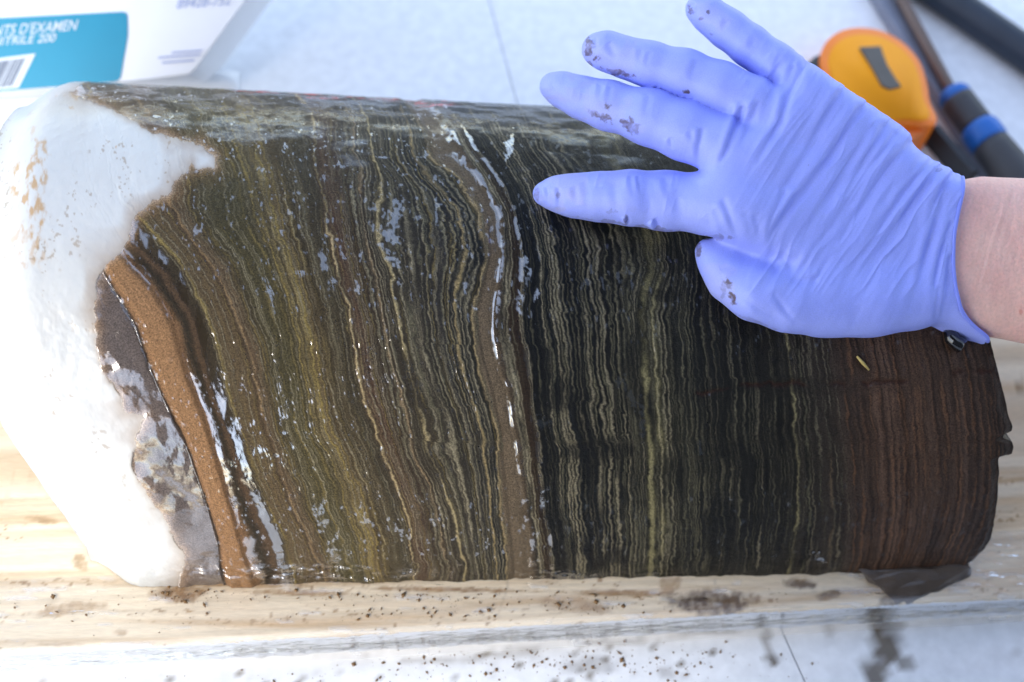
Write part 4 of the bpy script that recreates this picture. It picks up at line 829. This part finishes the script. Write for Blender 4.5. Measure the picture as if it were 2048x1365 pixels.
# ------------------------------------------------------------------ tape measure
TH_ = .034
tm0 = on_z(np.array(1745.), np.array(165.), 0.0); tape = tag(empty('tape_measure', tm0), 'orange tape measure with a dark belt clip lying behind the gloved hand', 'tape measure')
def onz(x, y, z): return on_z(np.array(float(x)), np.array(float(y)), z)
def smooth_poly(c, n=6):
    c = np.array(c, float); out = []
    for i in range(len(c)):
        p0, p1, p2, p3 = c[i - 1], c[i], c[(i + 1) % len(c)], c[(i + 2) % len(c)]
        for t in np.linspace(0, 1, n, endpoint=False): out.append(tuple(.5 * (2 * p1 + (p2 - p0) * t + (2 * p0 - 5 * p1 + 4 * p2 - p3) * t * t + (3 * p1 - p0 - 3 * p2 + p3) * t ** 3)))
    return out
case = [(1641, 122), (1650, 88), (1678, 64), (1716, 56), (1762, 62), (1806, 86), (1838, 122), (1853, 165), (1860, 205), (1874, 238), (1862, 252), (1815, 250), (1755, 255), (1690, 235), (1655, 175)]
put(prism('case', [onz(x, y, TH_) for x, y in smooth_poly(case)], np.array([0, 0, -TH_ + .0006]), M_ORANGERIM, None, .003, True), tape)
fc_ = np.array(smooth_poly(case)); fc_ = fc_.mean(0) + (fc_ - fc_.mean(0)) * .87
put(prism('face', [onz(x, y, TH_ + .0012) for x, y in fc_], np.array([0, 0, -.0020]), M_ORANGE, None, .0008, True), tape)
put(prism('base_foot', [onz(x, y, TH_ - .006) for x, y in [(1762, 252), (1866, 246), (1870, 252), (1822, 280), (1795, 276)]], np.array([0, 0, -TH_ + .007]), M_ORANGE2, None, .002), tape)
put(prism('grip', [onz(x, y, TH_ - .004) for x, y in smooth_poly([(1606, 150), (1622, 120), (1646, 112), (1656, 160), (1650, 185), (1628, 178)])], np.array([0, 0, -TH_ + .005]), M_BLACK, None, .002, True), tape)
put(prism('belt_clip', [onz(x, y, TH_ + .003) for x, y in [(1719, 94), (1762, 92), (1773, 130), (1790, 158), (1803, 172), (1780, 178), (1764, 170), (1745, 135)]], np.array([0, 0, -.0024]), M_CLIP, None, .0006), tape)
put(tube('screw', [onz(1722, 204, TH_ + .0002), onz(1722, 204, TH_ + .0012)], [.0022, .0022], M_ORANGE2, n=16), tape)
put(prism('bar_shade_strip', [onz(x, y, .020) for x, y in [(1866, 252), (1878, 250), (1960, 340), (1945, 345)]], np.array([0, 0, -.0194]), M_BLACK, None), tape)  # black strip standing in for the shaded lower edge of the steel bar

# ------------------------------------------------------------------ tools beyond the hand
def along(p, q, z, ts): return [onz(p[0] + (q[0] - p[0]) * t, p[1] + (q[1] - p[1]) * t, z) for t in ts]
bar = prism('steel_bar', [onz(x, y, .012) for x, y in [(1722, -60), (1752, -60), (2020, 350), (1975, 350)]], np.array([0, 0, -.0112]), M_STEEL, None, .001)
tag(bar, 'long grey steel bar lying on the table beside the orange tape measure', 'bar')
kn = tag(empty('scraper', onz(1960, 260, 0)), 'long tool with a brown shaft and black handle with blue rings', 'hand tool')
put(tube('shaft', along((1772, -60), (1915, 205), .017, np.linspace(0, 1, 8)), [.0042] * 8, M_BROWNSTEEL), kn)
hp = lambda a, b, n=8: along((1898, 180), (2080, 420), .017, np.linspace(a, b, n))
put(tube('collar', hp(0, .10), [.006, .009, .011, .012, .0125, .0125, .0122, .012], M_BLUE), kn)
put(tube('ferrule', hp(.09, .32), [.0125] * 8, M_DARKGREY), kn)
put(tube('ring', hp(.31, .46), [.0128, .0142, .0146, .0147, .0147, .0147, .0146, .0135], M_BLUE), kn)
put(tube('handle', hp(.44, 1.3, 12), [.0135, .0142, .0148, .0152, .0152, .0152, .015, .015, .015, .014, .012, .006], M_DARKGREY), kn)
pipe = tube('rubber_hose', along((1780, -81), (2200, 209), .0135, np.linspace(0, 1, 14)), [.0130] * 14, M_NAVY, n=32)
tag(pipe, 'thick blue-black rubber hose crossing the upper right corner of the table', 'hose')

# ------------------------------------------------------------------ added unseen light blocker between the sun and the right of the table (outside the frame)
e_a = on_z(np.array(1450.), np.array(1365.), 0.10); e_b = on_z(np.array(-60.), np.array(60.), 0.10)
HZ = 1.25; sh = SUN_DIR / SUN_DIR[2] * (HZ - .10)
ed = (e_b - e_a); ed[2] = 0; ed /= np.linalg.norm(ed); perp = np.array([ed[1], -ed[0], 0]);  perp = perp if perp[0] > 0 else -perp
c0 = (e_a + e_b) / 2 + sh
aw = tag(empty('added_sun_blocker', c0), 'unseen grey panels on poles, added to shade the right of the table', 'added_sun_blocker')
cn = [c0 - ed * .75, c0 + ed * .75, c0 + ed * .75 + perp * 1.0, c0 - ed * .75 + perp * 1.0]
put(prism('blocker_panel', cn, np.array([0, 0, .004]), M_BLOCKER), aw)  # added panel that keeps the sun off the right side
put(prism('front_sky_blocker', [(-.16, -.60, .02), (1.3, -.60, .02), (1.3, -.60, HZ), (-.16, -.60, HZ)], np.array([0, -.004, 0]), M_BLOCKER), aw)  # added upright panel cutting sun and low front sky on the right
for p in (cn[0], cn[2], cn[3]): put(tube('blocker_pole', [np.array([p[0], p[1], -.75]), np.array([p[0], p[1], HZ])], [.012, .012], M_STEEL, n=12), aw)
